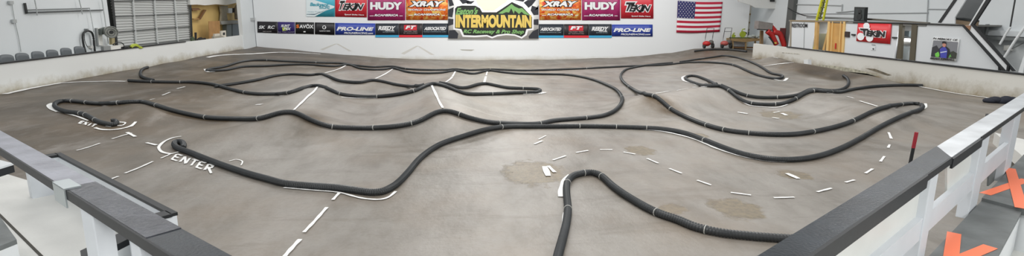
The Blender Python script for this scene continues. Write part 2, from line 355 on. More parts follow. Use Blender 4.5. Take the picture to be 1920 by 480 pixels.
P1 = [(207, 227), (214, 225), (220, 229), (217, 233), (203, 232.5), (191, 230), (178, 225), (165, 217), (150, 212), (128, 210), (113, 206), (103, 201), (101, 195), (108, 190.5), (118, 188.7), (135, 189), (161, 192), (187, 194), (221, 192.4), (247, 190.5), (270, 191), (289, 196), (311, 203), (337, 210), (360, 215), (385, 219.6), (450, 222.5), (484, 222), (502, 218), (521, 212), (540, 209.5), (555, 211.5), (577, 221.7), (596, 230), (619, 236.7), (660, 239.3), (701, 239.3), (739, 236.7), (772, 231), (791, 224.3), (810, 214), (822, 209), (834, 207.5), (850, 210), (875, 219), (912, 228), (944, 231), (1012, 231.5), (1037, 226), (1069, 223), (1110, 219.5), (1138, 214.5), (1157, 204), (1166, 192), (1167, 184), (1158, 170), (1140, 160), (1112, 149), (1080, 142), (1059, 139.7), (1012, 138.7), (966, 137.5), (937, 134.4), (919, 132), (903, 134.5), (891, 138), (875, 136.6), (853, 132), (831, 135.6), (803, 137), (762, 134.4), (736, 127), (719, 130), (675, 128), (653, 120.5), (630, 124), (570, 120.5), (530, 121.5), (500, 123.3), (450, 125.4), (429, 130), (410, 132), (392, 132.5)]
pipe('corrugated_pipe', 'long black pipe curling by EXIT, running over the crests and round the centre loop', P1,
     [(135, 189), (161, 192), (221, 192), (293, 198), (385, 219.6), (483, 222), (621, 237), (701, 239), (774, 231), (861, 215), (937, 229), (1012, 231.5), (160, 215), (178, 225), (150, 212), (1166, 186), (1100, 221)])
P2 = [(387, 132), (394, 129), (417, 125.5), (450, 116), (471, 113), (500, 112.6), (529, 114.3), (592, 117.2), (640, 118.5), (667, 122.4), (700, 125.5), (737, 124.3), (762, 129), (825, 131), (853, 129.5), (880, 131.5), (920, 129.8), (981, 132), (1044, 130.3), (1100, 128), (1150, 125.5), (1200, 123), (1242, 121.7), (1296, 116.5), (1337, 117), (1375, 121.5), (1400, 132), (1421, 140.4), (1446, 146.3), (1460, 147.2), (1470, 144.6), (1466, 141), (1446, 137.5), (1436, 131), (1425, 124), (1402, 113.5), (1379, 107), (1358, 104), (1337, 107), (1308, 111), (1275, 116)]
pipe('corrugated_pipe', 'far black pipe along the back wall ending in the hairpin at the far right', P2, [(500, 112.6), (592, 117), (762, 129), (920, 130), (1100, 128), (1375, 121)])
P3 = [(1262, 117.5), (1225, 120.5), (1190, 126), (1170, 132), (1163.5, 139), (1164, 147), (1170, 155), (1180, 163), (1197, 173), (1215, 177.5), (1226, 179), (1238, 187), (1258, 204), (1283, 217.5), (1321, 233), (1358, 243), (1400, 248.7), (1450, 251.7), (1492, 251), (1533, 245), (1575, 235), (1600, 226), (1640, 207), (1665, 199.5), (1690, 195.5), (1712, 193.5), (1724, 194.8)]
pipe('corrugated_pipe', 'black pipe sweeping round the right field from back to the narrow hairpin', P3, [(1180, 163), (1226, 179), (1258, 204), (1325, 234), (1358, 243), (1403, 249), (1525, 246), (1600, 226), (1690, 195.5)])
P4 = [(343, 278), (345, 272), (343, 267), (336, 264.5), (328, 266), (325.5, 271), (331, 276.5), (357, 286), (392, 300), (430, 314), (470, 327), (500, 335), (530, 343), (580, 348), (630, 351.5), (670, 357), (700, 360.5), (718, 358.5), (740, 347.5), (755, 334), (770, 317), (783, 301), (800, 286), (822, 272), (841, 264), (863, 257), (888, 249), (919, 241), (950, 237), (1012, 237), (1100, 236.3), (1140, 237), (1200, 239), (1242, 241.5), (1283, 249), (1321, 262.5), (1358, 277), (1390, 287.5), (1430, 296), (1470, 299), (1505, 297.5), (1540, 291), (1575, 278.5), (1610, 261), (1650, 237.5), (1690, 218), (1712, 209.5), (1727, 204.5), (1732, 199.5), (1727, 196)]
pipe('corrugated_pipe', 'thick black pipe from the ENTER curl across the middle to the right hairpin', P4, [(1156, 237.5), (1085, 236.5), (1212, 239.5), (1321, 262.5), (941, 237.5)])
P5 = [(240, 150.8), (262, 152), (285, 153), (337, 153.8), (358, 153.5), (400, 158), (429, 166), (458, 173), (480, 175.6), (500, 176.2), (540, 174), (562, 167), (583, 160.5), (600, 160.5), (619, 168), (637, 175.6), (667, 180), (708, 180.7), (750, 176), (780, 169), (802, 158.7), (814, 156.5), (832, 160), (855, 169), (872, 175), (919, 175.9), (960, 174), (997, 172.7), (1010, 172), (1015, 169.5), (1009, 167), (981, 165.6), (950, 164), (931, 160.5), (912, 156.5), (898, 157.5), (875, 164), (862, 164), (841, 158), (825, 155)]
pipe('corrugated_pipe', 'black pipe from the left edge over two crests to the blunt loop in the centre', P5, [(285, 153), (337, 153.8), (458, 173), (541, 174), (637, 175.6), (708, 180.7), (775, 170), (922, 176), (985, 173), (980, 165.6)])
P6 = [(402, 162), (417, 160), (440, 157), (458, 154), (485, 149), (514, 142), (544, 139), (565, 139.5), (581, 140.5), (604, 138.5), (619, 144.5), (634, 150.5), (655, 153.5), (679, 154), (697, 150), (716, 152), (742, 158), (780, 162), (796, 158.5)]
pipe('corrugated_pipe', 'short black pipe rising between the back field crests left of centre', P6)
P6b = [(277.5, 125.8), (269, 128), (264, 132.5), (262.5, 139), (265, 143.5), (273, 147), (288, 150)]
pipe('corrugated_pipe', 'short hooked black pipe beside the left wall', P6b)
P7 = [(1344, 160), (1335, 154), (1325, 149.5), (1308, 143), (1297, 141.3), (1287, 143), (1284, 146.5), (1290, 150.5), (1312, 158.5), (1329, 160.8), (1350, 160.8), (1367, 169.6), (1383, 182), (1395, 189.5), (1410, 193.5), (1433, 195.5), (1467, 193.8), (1492, 185), (1508, 175.5), (1525, 170), (1554, 171.7), (1575, 172.5), (1600, 167), (1640, 161.8), (1700, 159.3), (1730, 160.0)]
pipe('corrugated_pipe', 'black pipe with small loop, dipping through the right valley towards the right wall', P7, [(1367, 169.6), (1410, 193.5), (1456, 195), (1492, 185), (1525, 170), (1560, 172)])
P7b = [(1352, 160), (1370, 167.5), (1396, 178), (1415, 181.5), (1433, 182.5), (1475, 181), (1500, 176.7), (1520, 167.5), (1545, 169), (1567, 169.5), (1584, 165.4), (1592, 158), (1591, 150), (1587, 145), (1581, 141.5)]
pipe('corrugated_pipe', 'black pipe on the far side of the right valley, hooking to the right wall', P7b, [(1400, 179), (1456, 182)])
P9 = [(1301, 96), (1316, 94.2), (1337, 92.6), (1367, 92.8), (1385, 94.5), (1400, 96.5)]
pipe('corrugated_pipe', 'straight black pipe on the mound below the flag', P9, r=.06)
P8 = [(1042, 500), (1046, 480), (1053, 454), (1061, 423), (1065, 392), (1062.5, 365), (1063, 343), (1073, 330), (1094, 324), (1114, 323.5), (1129, 330.5), (1147, 347), (1179, 369.6), (1231, 398), (1272, 412), (1300, 424), (1345, 435), (1400, 441.5), (1458, 446), (1510, 449)]
pipe('corrugated_pipe', 'nearest black pipe, bent round in front of the platform', P8, [(1094, 324), (1129, 330.5), (1063, 343), (1065, 392), (1231, 398), (1322, 430)], pitch=.034, seg=16)

# ---------------------------------------------------------------- walls
WALLM = mat('white_wall_paint', (222, 227, 229), .5, noise=.05, nscale=.35)
def stained(name, rgb, dirt, z0, z1, slack=.35):
    M = bpy.data.materials.new(name); M.use_nodes = True; nt = M.node_tree; N = nt.nodes; Lk = nt.links; b = N['Principled BSDF']
    g = N.new('ShaderNodeNewGeometry'); sp = N.new('ShaderNodeSeparateXYZ'); Lk.new(g.outputs['Position'], sp.inputs[0])
    n = N.new('ShaderNodeTexNoise'); n.inputs['Scale'].default_value = 1.1; n.inputs['Detail'].default_value = 9; n.inputs['Roughness'].default_value = .72; Lk.new(g.outputs['Position'], n.inputs['Vector'])
    a = N.new('ShaderNodeMath'); a.operation = 'MULTIPLY_ADD'; a.inputs[1].default_value = -slack*2.4; Lk.new(n.outputs['Fac'], a.inputs[0]); 
    a0 = N.new('ShaderNodeMath'); a0.operation = 'ADD'; a0.inputs[1].default_value = slack*1.2; Lk.new(sp.outputs[2], a0.inputs[0]); Lk.new(a0.outputs[0], a.inputs[2])
    r = N.new('ShaderNodeMapRange'); r.inputs[1].default_value = z0; r.inputs[2].default_value = z1; Lk.new(a.outputs[0], r.inputs[0])
    mx = N.new('ShaderNodeMix'); mx.data_type = 'RGBA'; Lk.new(r.outputs[0], mx.inputs[0]); mx.inputs[6].default_value = srgb(*dirt); mx.inputs[7].default_value = srgb(*rgb)
    Lk.new(mx.outputs[2], b.inputs['Base Color']); b.inputs['Roughness'].default_value = .55; return M
LOWM = stained('barrier_white', (226, 228, 226), (168, 160, 138), -.1, .3, .42)
LOWR = stained('barrier_grey', (206, 205, 199), (140, 128, 104), -.1, .42, .5)
BACKM = stained('back_wall_white', (232, 235, 237), (196, 192, 180), -.85, -.5, .2)
def box3(name, x0, x1, y0, y1, z0, z1, m, parent=None, kind=None):
    b = MB(); b.box(((x0+x1)/2, (y0+y1)/2, (z0+z1)/2), (x1-x0, y1-y0, z1-z0)); o = b.build(name, m, parent)
    if kind: o['kind'] = kind
    return o
box3('wall_back', -12.6, 18.9, YW, YW+.2, -1.1, 5.5, BACKM, kind='structure')
wl = box3('wall_left', -14.2, -14.0, 6, 24.1, -.1, 5.5, WALLM, kind='structure')
box3('wall_left', -12.85, XL+.04, 34.2, YW+.2, -.2, 5.5, WALLM, kind='structure')
box3('wall_right', 20, 20.2, 14, 38, -.2, 5.5, WALLM, kind='structure')
lb = box3('wall_track_left', XL-.14, XL, 6, 35.2, -.1, .80, LOWM, kind='structure')
box3('cap', XL-.17, XL+.03, 6, 27.3, .80, .835, BLACKP, lb)
rbw = box3('wall_track_right', XR, XR+.14, 8, 28.6, -.1, .76, LOWR, kind='structure')
box3('cap', XR-.03, XR+.17, 8, 25.5, .76, .80, BLACKP, rbw)
# small white block in front of the right barrier
tag(slab('block', [(1507, 111.5), (1515, 111.5), (1515.5, 126.5), (1507.3, 126.5)], 'x', 14.75, .15, WHITE), 'small upright white block at the foot of the right barrier', 'block')
# concrete outside the track
CONC = mat('grey_concrete', (212, 212, 208), .5, noise=.10, nscale=1.4, bump=.15)
cs = MB(); P = [(-11, 3.5), (-2.3, 3.5), (-1.2, 3.0), (-2.35, 4.5), (-4.6, 6.55), (-7.5, 9.2), (-11, 9.2)]
_a, _b = onz(104, 287, .56)[:2], onz(322, 400.5, .56)[:2]; cs.prism([(a, b_, .06) for a, b_ in [(-11, .5), (.2, .5), tuple(_b), tuple(_a), (-6.4, 8.2), (-7.8, 9.4), (-11, 9.4)]], (0, 0, -.2)); o = cs.build('floor_concrete', CONC); o['kind'] = 'structure'
sm = MB(); a, b_ = onz(0, 403, .065), onz(82, 484, .065); d = (b_-a)/np.linalg.norm(b_-a); n = np.array([-d[1], d[0], 0])*.012
sm.prism([a-d*2-n, a-d*2+n, b_+d+n, b_+d-n], (0, 0, -.01)); sm.build('seam', mat('seam', (70, 68, 62), .9), o)

# ---------------------------------------------------------------- guard rails of the drivers' stand
RAILTOP = mat('dark_rail_paint', (34, 40, 46), .3, spec=.2, noise=.4, nscale=6, bump=.12, bscale=60)
RAILWORN = mat('worn_rail_paint', (72, 74, 80), .3, spec=.3, noise=.35, nscale=9, bump=.3, bscale=45)
RAILEDGE = mat('rail_edge_black', (24, 27, 30), .5, noise=.3, nscale=30)
PWHITE = mat('post_white', (210, 215, 220), .5, noise=.05, nscale=3)
GALV = mat('galvanised_steel', (172, 180, 182), .35, metal=.6)
SHEET = mat('white_sheet_panel', (222, 224, 220), .35, noise=.06, nscale=2.5)
def line_fit(pts, z):
    q = np.array([onz(*p, z)[:2] for p in pts]); c = q.mean(0); u, s, vt = np.linalg.svd(q-c); v = vt[0]; v = v*np.sign(v[0]); return c, v
HR = 1.4
LI = line_fit([(0, 244), (38, 265.5), (75, 285.5), (160, 331), (251, 380), (323, 417.5), (372, 445.6), (433, 480)], HR)
LO = line_fit([(0, 277), (51, 310), (104, 340), (128, 354), (200, 399), (265, 444), (310, 472)], HR)
RI = line_fit([(1460, 455), (1580, 380), (1655, 336), (1720, 297.5), (1800, 245), (1860, 213), (1904, 182)], HR)
RO = line_fit([(1511, 480), (1580, 431), (1629, 399.5), (1720, 337.5), (1781, 299), (1860, 243), (1919, 200)], HR)
def xl(a, b_):
    M_ = np.array([a[1], -b_[1]]).T; t = np.linalg.solve(M_, b_[0]-a[0]); return a[0]+a[1]*t[0]
CI, CO = xl(LI, RI), xl(LO, RO)
def at_px(line, p):   # point of a vertical plane through the line seen at pixel p
    d = _ray(*p); c, v = line; n = np.array([-v[1], v[0]]); return CAM+d*((c@n)/(d[:2]@n))
def on_line(line, p): return at_px(line, p)[:2]
def proj(line, q): c, v = line; return c+v*((q-c)@v)
def board(parent, name, li, lo, a, b_, z1, z0, m, ends=None, skew=None, sk2=0):
    pa, pb = proj(li, a), proj(li, b_); qa, qb = proj(lo, a), proj(lo, b_)
    if skew:
        if sk2: pb = on_line(li, skew[1])
        else: pa = on_line(li, skew[1])
    if ends: pa, qa = ends
    B_ = MB(); B_.prism([(*pa, z1), (*pb, z1), (*qb, z1), (*qa, z1)], (0, 0, z0-z1)); return B_.build(name, m, parent)
# left rail
gl = thing('guard_rail', 'dark-topped guard rail with white posts in the left foreground', 'railing', (*proj(LI, on_line(LO, (120, 350))), 0))
jl1, jl2, far = on_line(LO, (121, 349)), on_line(LO, (274, 450)), LO[0]-LO[1]*4.2
mid = lambda a, v, s: a+v*s
board(gl, 'top_board', LI, LO, far, jl1-LO[1]*.004, HR, HR-.045, [mat('rail_painted_sheen', (138, 140, 150), .35, noise=.3, nscale=5, bump=.15)])  # whitish sheen at the far end is put into this board's colour
board(gl, 'top_board', LI, LO, jl1+LO[1]*.004, jl2-LO[1]*.004, HR+.004, HR-.045, [RAILWORN])
B_ = MB(); q1, q2 = proj(LI, jl2), proj(LO, jl2); B_.prism([(*q1, HR), (*CI, HR), (*CO, HR), (*q2, HR)], (0, 0, -.045)); B_.build('top_board', RAILTOP, gl)
nL = np.array([-LO[1][1], LO[1][0]]); nL = nL if nL@LO[0] < 0 else -nL      # towards the viewer
def apron(parent, lo, nv, a, b_, z1, z0, t=.012, m=RAILEDGE, name='edge_strip'):
    B_ = MB(); B_.prism([(*(a+nv*t), z1), (*(b_+nv*t), z1), (*(b_+nv*.001), z1), (*(a+nv*.001), z1)], (0, 0, z0-z1)); return B_.build(name, m, parent)
apron(gl, LO, nL, far, jl2, HR+.003, HR-.052)
apron(gl, LO, nL, jl2, CO, HR+.003, HR-.052)
def post(parent, line, nv, p, wd, dp, z0, z1, inset=.0):
    c = on_line(line, p); v = line[1]; c = c-nv*(dp/2+inset); ang = math.atan2(v[1], v[0]); B_ = MB(); B_.box((c[0], c[1], (z0+z1)/2), (wd, dp, z1-z0), ang)
    o = B_.build('post', PWHITE, parent); bv = o.modifiers.new('b', 'BEVEL'); bv.width = .006; bv.segments = 2; return o
post(gl, LO, nL, (158, 378), .19, .09, .06, HR-.045, .0)
post(gl, LO, nL, (251, 452), .11, .09, .06, HR-.045, .0)
post(gl, LO, nL, (330, 500), .11, .09, .06, HR-.045, .0)
for s in (1.9, 3.6): c = LO[0]-LO[1]*s
# galvanised strap over the joint
B_ = MB(); a, b_ = on_line(LO, (106, 340)), on_line(LO, (128, 354)); pa, pb = a+(proj(LI, a)-a)*.42, b_+(proj(LI, b_)-b_)*.42
B_.prism([(*(a+nL*.02), HR+.012), (*(b_+nL*.02), HR+.012), (*pb, HR+.012), (*pa, HR+.012)], (0, 0, -.008))
B_.prism([(*(a+nL*.02), HR+.01), (*(b_+nL*.02), HR+.01), (*(b_+nL*.013), HR+.01), (*(a+nL*.013), HR+.01)], (0, 0, -.11)); B_.build('bracket', GALV, gl)
# right rail
gr = thing('guard_rail', 'dark-topped guard rail with white posts and panels in the right foreground', 'railing', (*on_line(RO, (1740, 330)), 0))
nR = np.array([-RO[1][1], RO[1][0]]); nR = nR if nR@RO[0] < 0 else -nR
j1, j2, j3, farR = on_line(RO, (1480, 502)), on_line(RO, (1783, 298)), on_line(RO, (1838, 262)), RO[0]+RO[1]*6.0
B_ = MB(); q1, q2 = proj(RI, j1), proj(RO, j1); g = RO[1]*.006
B_.prism([(*CI, HR), (*(q1-g), HR), (*(q2-g), HR), (*CO, HR)], (0, 0, -.045)); B_.build('top_board', RAILTOP, gr)
board(gr, 'top_board', RI, RO, j1, j2-g, HR, HR-.045, [RAILTOP], skew=((None), (1755.5, 276)), sk2=1)
board(gr, 'top_board', RI, RO, j2, farR, HR-.004, HR-.045, [mat('rail_painted_glare', (190, 194, 198), .3, noise=.3, nscale=3, bump=.1)], skew=(None, (1757, 275)))  # reflected glare on the outer board is put into its pale colour
apron(gr, RO, nR, CO, on_line(RO, (1735, 328)), HR+.001, HR-.085, .018)
apron(gr, RO, nR, on_line(RO, (1735, 328)), j2, HR-.0, HR-.05, .010)
apron(gr, RO, nR, j2, j3, HR-.012, HR-.085, .016)
apron(gr, RO, nR, j3, farR, HR-.0, HR-.045, .006)
ZP = .72
post(gr, RO, nR, (1757, 330), .19, .09, ZP-.1, HR-.045, .01)
post(gr, RO, nR, (1852, 260), .34, .09, ZP-.1, HR-.045, .01)
post(gr, RO, nR, (1914, 206), .42, .09, ZP-.1, HR-.045, .01)
post(gr, RO, nR, (1560, 450), .12, .09, ZP-.1, HR-.045, .01)
def vpanel(parent, name, line, nv, pts, inset, t, m):
    P = [at_px(line, p) for p in pts]; o_ = np.array([*(-nv*inset), 0]); P = [q+o_ for q in P]; B_ = MB(); B_.prism(P, (-nv[0]*t, -nv[1]*t, 0)); return B_.build(name, m, parent)
ROb = (RO[0]-nR*.06, RO[1])
vpanel(gr, 'panel', ROb, nR, [(1500, 497), (1735, 328), (1716, 425), (1600, 520), (1500, 520)], 0, .015, SHEET)
vpanel(gr, 'panel', ROb, nR, [(1776, 305), (1822, 275), (1820, 330), (1776, 372)], 0, .015, SHEET)
def rail2(za, zb, a, b_, nm='mid_rail'):
    pa, pb = on_line(RO, a)-nR*.02, on_line(RO, b_)-nR*.02; B_ = MB(); B_.prism([(*pa, zb), (*pb, zb), (*pb, za), (*pa, za)], (-nR[0]*.04, -nR[1]*.04, 0)); return B_.build(nm, PWHITE, gr)
rail2(.88, 1.04, (1560, 450), (1757, 330)); rail2(.885, 1.045, (1757, 330), (1852, 260)); rail2(.87, 1.055, (1852, 260), (1914, 206))
vpanel(gr, 'panel', ROb, nR, [(1861, 300), (1893, 275), (1890, 320), (1858, 350)], .02, .015, mat('grey_panel', (120, 124, 124), .5))
# platform behind the right rail
PLAT = mat('worn_dark_platform', (104, 108, 108), .55, noise=.3, nscale=4, bump=.15)
def base_at(p, z): return onz(*p, z)[:2]
e0, e1 = base_at((1841, 371), ZP), base_at((1917, 391), ZP)
rN = proj(RO, base_at((1690, 500), ZP))-nR*.0
pl = thing('platform', 'low dark-topped step behind the right rail, nearer of two', 'platform', (*base_at((1800, 450), ZP), 0))
rA = proj(RO, e0); rB = rA-RO[1]*2.6
sd = base_at((1866, 484), ZP); dv = (sd-e1)/np.linalg.norm(sd-e1)
near = [rA, e1, e1+dv*1.7, rB]
B_ = MB(); B_.prism([(*q, ZP-.03) for q in near], (0, 0, -.03)); B_.build('deck', PLAT, pl)
B_ = MB(); ns = [near[0], near[1]+(near[0]-near[1])*.01, near[2]+(near[3]-near[2])*.01, near[3]]; B_.prism([(*q, ZP-.061) for q in ns], (0, 0, -.6)); B_.build('side', WHITE, pl)
pf = thing('platform', 'low dark-topped step behind the right rail, farther of two', 'platform', (*base_at((1890, 340), ZP), 0))
ext = (e1-e0)/np.linalg.norm(e1-e0)
fq = [rA, rA+RO[1]*4.5, rA+RO[1]*4.5+ext*2.6, rA+ext*2.6]
B_ = MB(); B_.prism([(*q, ZP) for q in fq], (0, 0, -.06)); B_.build('deck', PLAT, pf)
B_ = MB(); g2 = RO[1]*.03; B_.prism([(*(fq[0]+g2), ZP-.062), (*fq[1], ZP-.062), (*fq[2], ZP-.062), (*(fq[3]+g2), ZP-.062)], (0, 0, -.6)); B_.build('side', WHITE, pf)
TAPE = mat('orange_tape', (238, 122, 84), .5)
def tape(segs, z, label):
    t = thing('tape_cross', label, 'tape mark', (*onz(*segs[0][0], z)[:2], z))
    for k, (a, b_, wd) in enumerate(segs):
        A_, B2 = onz(*a, z), onz(*b_, z); d = (B2-A_)/np.linalg.norm(B2-A_); n = np.array([-d[1], d[0], 0])*wd/2
        B_ = MB(); zz = np.array([0, 0, .003+.002*k]); B_.prism([A_-n+zz, A_+n+zz, B2+n+zz, B2-n+zz], (0, 0, -.002)); B_.build('tape_strip', TAPE, t)
tape([((1847, 364), (1925, 337), .09), ((1894, 316), (1915, 391), .09)], ZP, 'orange tape cross on the farther dark step')
tape([((1783, 484), (1789, 437), .09), ((1782, 494), (1857, 463), .09)], ZP-.03, 'orange tape cross on the nearer dark step')
fr = MB(); fr.prism([(a_, b_, .32) for a_, b_ in [(2.2, 1.0), (9.5, 1.0), (9.5, 9), (8.2, 7.2), (4, 3.9)]], (0, 0, -.2))
fo = fr.build('floor_stand', CONC); fo['kind'] = 'structure'
# low pit wall beyond the left rail: black cap, white face, short returns
pw = thing('pit_wall', 'low white pit wall with black cap beyond the left rail', 'low wall', (*onz(200, 340, .78)[:2], 0))
ZW = .56
a, b_ = onz(104, 287, ZW)[:2], onz(322, 400.5, ZW)[:2]; v = (b_-a)/np.linalg.norm(b_-a); n = np.array([v[1], -v[0]]); n = n if n@a < 0 else -n
def wallseg(p, q, th, nn):
    B_ = MB(); B_.prism([(*p, ZW-.03), (*q, ZW-.03), (*(q-nn*th), ZW-.03), (*(p-nn*th), ZW-.03)], (0, 0, -ZW+.03)); B_.build('board', PWHITE, pw)
    B_ = MB(); B_.prism([(*(p+nn*.01), ZW), (*(q+nn*.01), ZW), (*(q-nn*(th+.01)), ZW), (*(p-nn*(th+.01)), ZW)], (0, 0, -.03)); B_.build('cap', BLACKP, pw)
wallseg(a, b_, .04, n); wallseg(b_, b_+n*.32, .12, v); wallseg(a+n*.32, a, .12, -v)
b9 = thing('step', 'dark-topped white step in the lower left corner', 'step', (*onz(10, 470, .45)[:2], 0))
q = [onz(-60, 398, .45), onz(0, 406, .45), onz(31, 449, .45), onz(-60, 485, .45)]
B_ = MB(); B_.prism(q, (0, 0, -.04)); B_.build('tread', PLAT, b9)
B_ = MB(); B_.prism([p-np.array([0, 0, .041]) for p in q], (0, 0, -.35)); B_.build('side', WHITE, b9)
b9 = thing('beam', 'short dark-topped plank seen under the left rail between the posts', 'plank', (*onz(210, 455, .35)[:2], 0))
q = [onz(150, 470, .35), onz(245, 427, .35), onz(252, 442, .35), onz(160, 488, .35)]
B_ = MB(); B_.prism(q, (0, 0, -.06)); B_.build('plank', RAILEDGE, b9); B_ = MB(); B_.prism([p*1. -np.array([0, 0, .061]) for p in q], (0, 0, -.22)); B_.build('side', WHITE, b9)
b9 = thing('beam', 'white topped dark edged barrier end at the left edge', 'plank', (*onz(5, 312, .7)[:2], 0))
q = [onz(-60, 318, .7), onz(0, 300, .7), onz(25, 306, .7), onz(-60, 332, .7)]
B_ = MB(); B_.prism(q, (0, 0, -.02)); B_.build('top', WHITE, b9); B_ = MB(); B_.prism([p-np.array([0, 0, .021]) for p in q], (0, 0, -.08)); B_.build('edge', BLACKP, b9)
# red and black marker stake behind the right rail
sb = hit(1706, 309); st = thing('marker_stake', 'red and black marker stake on the dirt behind the right rail', 'stake', sb)
tp = CAM+_ray(1718.5, 248)*np.linalg.norm(sb[:2]-CAM[:2])/np.linalg.norm(_ray(1718.5, 248)[:2]); mdp = sb+(tp-sb)*.52
B_ = MB(); B_.tube([sb-(tp-sb)*.2, (sb+mdp)/2, mdp], .025, 10); B_.build('lower_half', BLACKP, st)
B_ = MB(); B_.tube([mdp, (mdp+tp)/2, tp], .027, 10); B_.build('upper_half', mat('stake_red', (150, 34, 48), .5), st)
# dark jacket lying at the right barrier foot
B_ = MB(); q = hit(1893, 192)
for k in range(5): B_.ellipsoid((q[0]-.6+.11*k, q[1]-.05*k, q[2]+.05+.03*(k % 2)), (.17, .16, .08+.015*k))
tag(B_.build('tarp', mat('dark_cloth', (28, 32, 44), .8), None, True), 'dark crumpled cloth at the foot of the right barrier', 'cloth')
tag(slab('rock', [(1848, 213.5), (1853, 213), (1855, 216), (1849, 217)], 'z', .1, .1, BLACKP), 'small black block on the dirt beyond the right rail', 'block')

# ---------------------------------------------------------------- banners on the back wall
YB = YW-.03; TW = (0, -.012, 0)
def banner(label, quad, rgb, cat='banner', plane='y', val=None, group=None, m=None, name='banner', rough=.45):
    val = YB if val is None else val
    cxm = sum(q[0] for q in quad)/4; quad = [(q[0]+(.3 if q[0] < cxm else -.3), q[1]) for q in quad]; P3 = px(quad, plane, val); n = 10; vs = []; TL, TR, BR, BL = P3
    nrm = np.array([0, -1, 0]) if plane == 'y' else np.array([-math.copysign(1, val), 0, 0])
    for k in range(2):
        for j in range(3):
            for i in range(n+1):
                u, t = i/n, j/2; p = (1-u)*((1-t)*BL+t*TL)+u*((1-t)*BR+t*TR); vs.append(p-nrm*(.014*k)+nrm*(.004*math.sin(i*2.1+j)))
    w_ = n+1; fs = [(j*w_+i, j*w_+i+1, (j+1)*w_+i+1, (j+1)*w_+i) for j in range(2) for i in range(n)]
    o2 = 3*w_; fs += [(o2+a, o2+d_, o2+c, o2+b_) for a, b_, c, d_ in fs[:]]
    edge = [i for i in range(n+1)]+[2*w_-1]+[2*w_+i for i in range(n, -1, -1)]+[w_]
    fs += [(edge[i], edge[i]+o2, edge[(i+1) % len(edge)]+o2, edge[(i+1) % len(edge)]) for i in range(len(edge))]
    o = mesh(name, vs, fs, m or mat('banner_%d_%d_%d' % rgb, rgb, rough), None, True); tag(o, label, cat, group); return o
def T(o, s, quad, rgb, shear=0., off=.02, out=None, oo=.06, plane='y', val=None, d=.012):
    val = YB if val is None else val; q = px(quad, plane, val); tw = np.array([0, -d, 0]) if plane == 'y' else np.array([-math.copysign(d, val), 0, 0])
    if out: lettering(s, q, mat('ink_%d_%d_%d' % out, out, .5), o, tw, shear, oo, 'lettering_outline', grow=off)
    lettering(s, q, mat('ink_%d_%d_%d' % rgb, rgb, .5), o, tw*1.7, shear, off)
def rc(x0, y0, x1, y1, sl=0.): return [(x0, y0), (x1, y0+sl), (x1, y1+sl), (x0, y1)]
WH, BK = (236, 238, 240), (24, 24, 28)
def dec(o, pts, rgb, name='graphic', plane='y', val=None, d=.008, rough=.45):
    val = YB if val is None else val; P3 = [p+(np.array([0, -d, 0]) if plane == 'y' else np.array([-math.copysign(d, val), 0, 0])) for p in px(pts, plane, val)]
    B_ = MB(); B_.prism(P3, (0, .002, 0) if plane == 'y' else (math.copysign(.002, val), 0, 0)); return B_.build(name, mat('ink_%d_%d_%d' % rgb, rgb, rough), o)
# lower row, left to right
o = banner('black banner reading SK RC, leftmost of the lower row', [(482, 40.2), (520.5, 41), (520.5, 62.5), (482.5, 61)], (30, 27, 32))
T(o, 'SK  RC', rc(485, 48, 516, 54), WH, .3, .03); T(o, 'SKRC RACING', rc(493, 58, 509, 60), (170, 165, 165), 0, 0)
o = banner('purple banner with a small two-line logo in the lower row', [(520.5, 41), (553, 41.5), (553, 63), (520.5, 62.5)], (48, 34, 104))
dec(o, [(529, 52), (536, 51), (538, 57), (530, 58)], (186, 206, 70)); T(o, 'RUNT', rc(527, 46, 544, 51), WH, .3, .04); T(o, 'MIX', rc(532, 51.5, 546, 56.5), WH, .3, .04); T(o, 'RC TIRE PAINT', rc(522, 59.3, 552, 61), (170, 165, 190), 0, 0)
o = banner('black banner with orange and white SAVOX lettering', [(553.6, 41.5), (589, 42), (589, 64), (553.6, 63)], (22, 24, 27))
T(o, 'S', rc(555.5, 46, 561, 52.5), (236, 120, 42), 0, .05); T(o, 'AVÖX', [(561.5, 45), (588, 45), (588, 53.5), (561.5, 52.8)], WH, 0, .03); dec(o, rc(569, 58.5, 573, 60.5), WH)
o = banner('black banner with a small round white emblem in the lower row', [(590, 42), (627.5, 42.8), (627.5, 65.6), (590, 64)], (26, 26, 31))
cx, cy = 608, 51.3
ring = [(cx+3.6*math.cos(a), cy+3.6*math.sin(a)) for a in np.linspace(0, 2*math.pi, 20)[:-1]]; dec(o, ring, WH)
dec(o, [(607, 48.6), (610.5, 50), (608.5, 52.5), (610, 54), (606.5, 53.4), (605.6, 51)], (26, 26, 31), d=.012); T(o, 'RACEWAY SERIES', rc(599, 57, 619, 59.2), WH, 0, .0)
for k, (x0, x1) in enumerate(((628, 704), (1147, 1224))):
    o = banner(('blue PRO-LINE banner left of the big centre sign', 'blue PRO-LINE banner at the right end of the lower row')[k], [(x0, 43+3*k), (x1, 44+2*k), (x1, 65.5+3*k), (x0, 65+3*k)], (42, 66, 160))
    T(o, 'PRO-LINE', [(x0+3, 50+2.6*k), (x1-3, 51+1.8*k), (x1-3, 58+1.8*k), (x0+3, 57.5+2.6*k)], WH, .45, .05); T(o, 'PROLINERACING.com', [(x0+17, 60+2.5*k), (x1-4, 60.5+2*k), (x1-4, 64+2*k), (x0+17, 63.5+2.5*k)], WH, .3, .02)
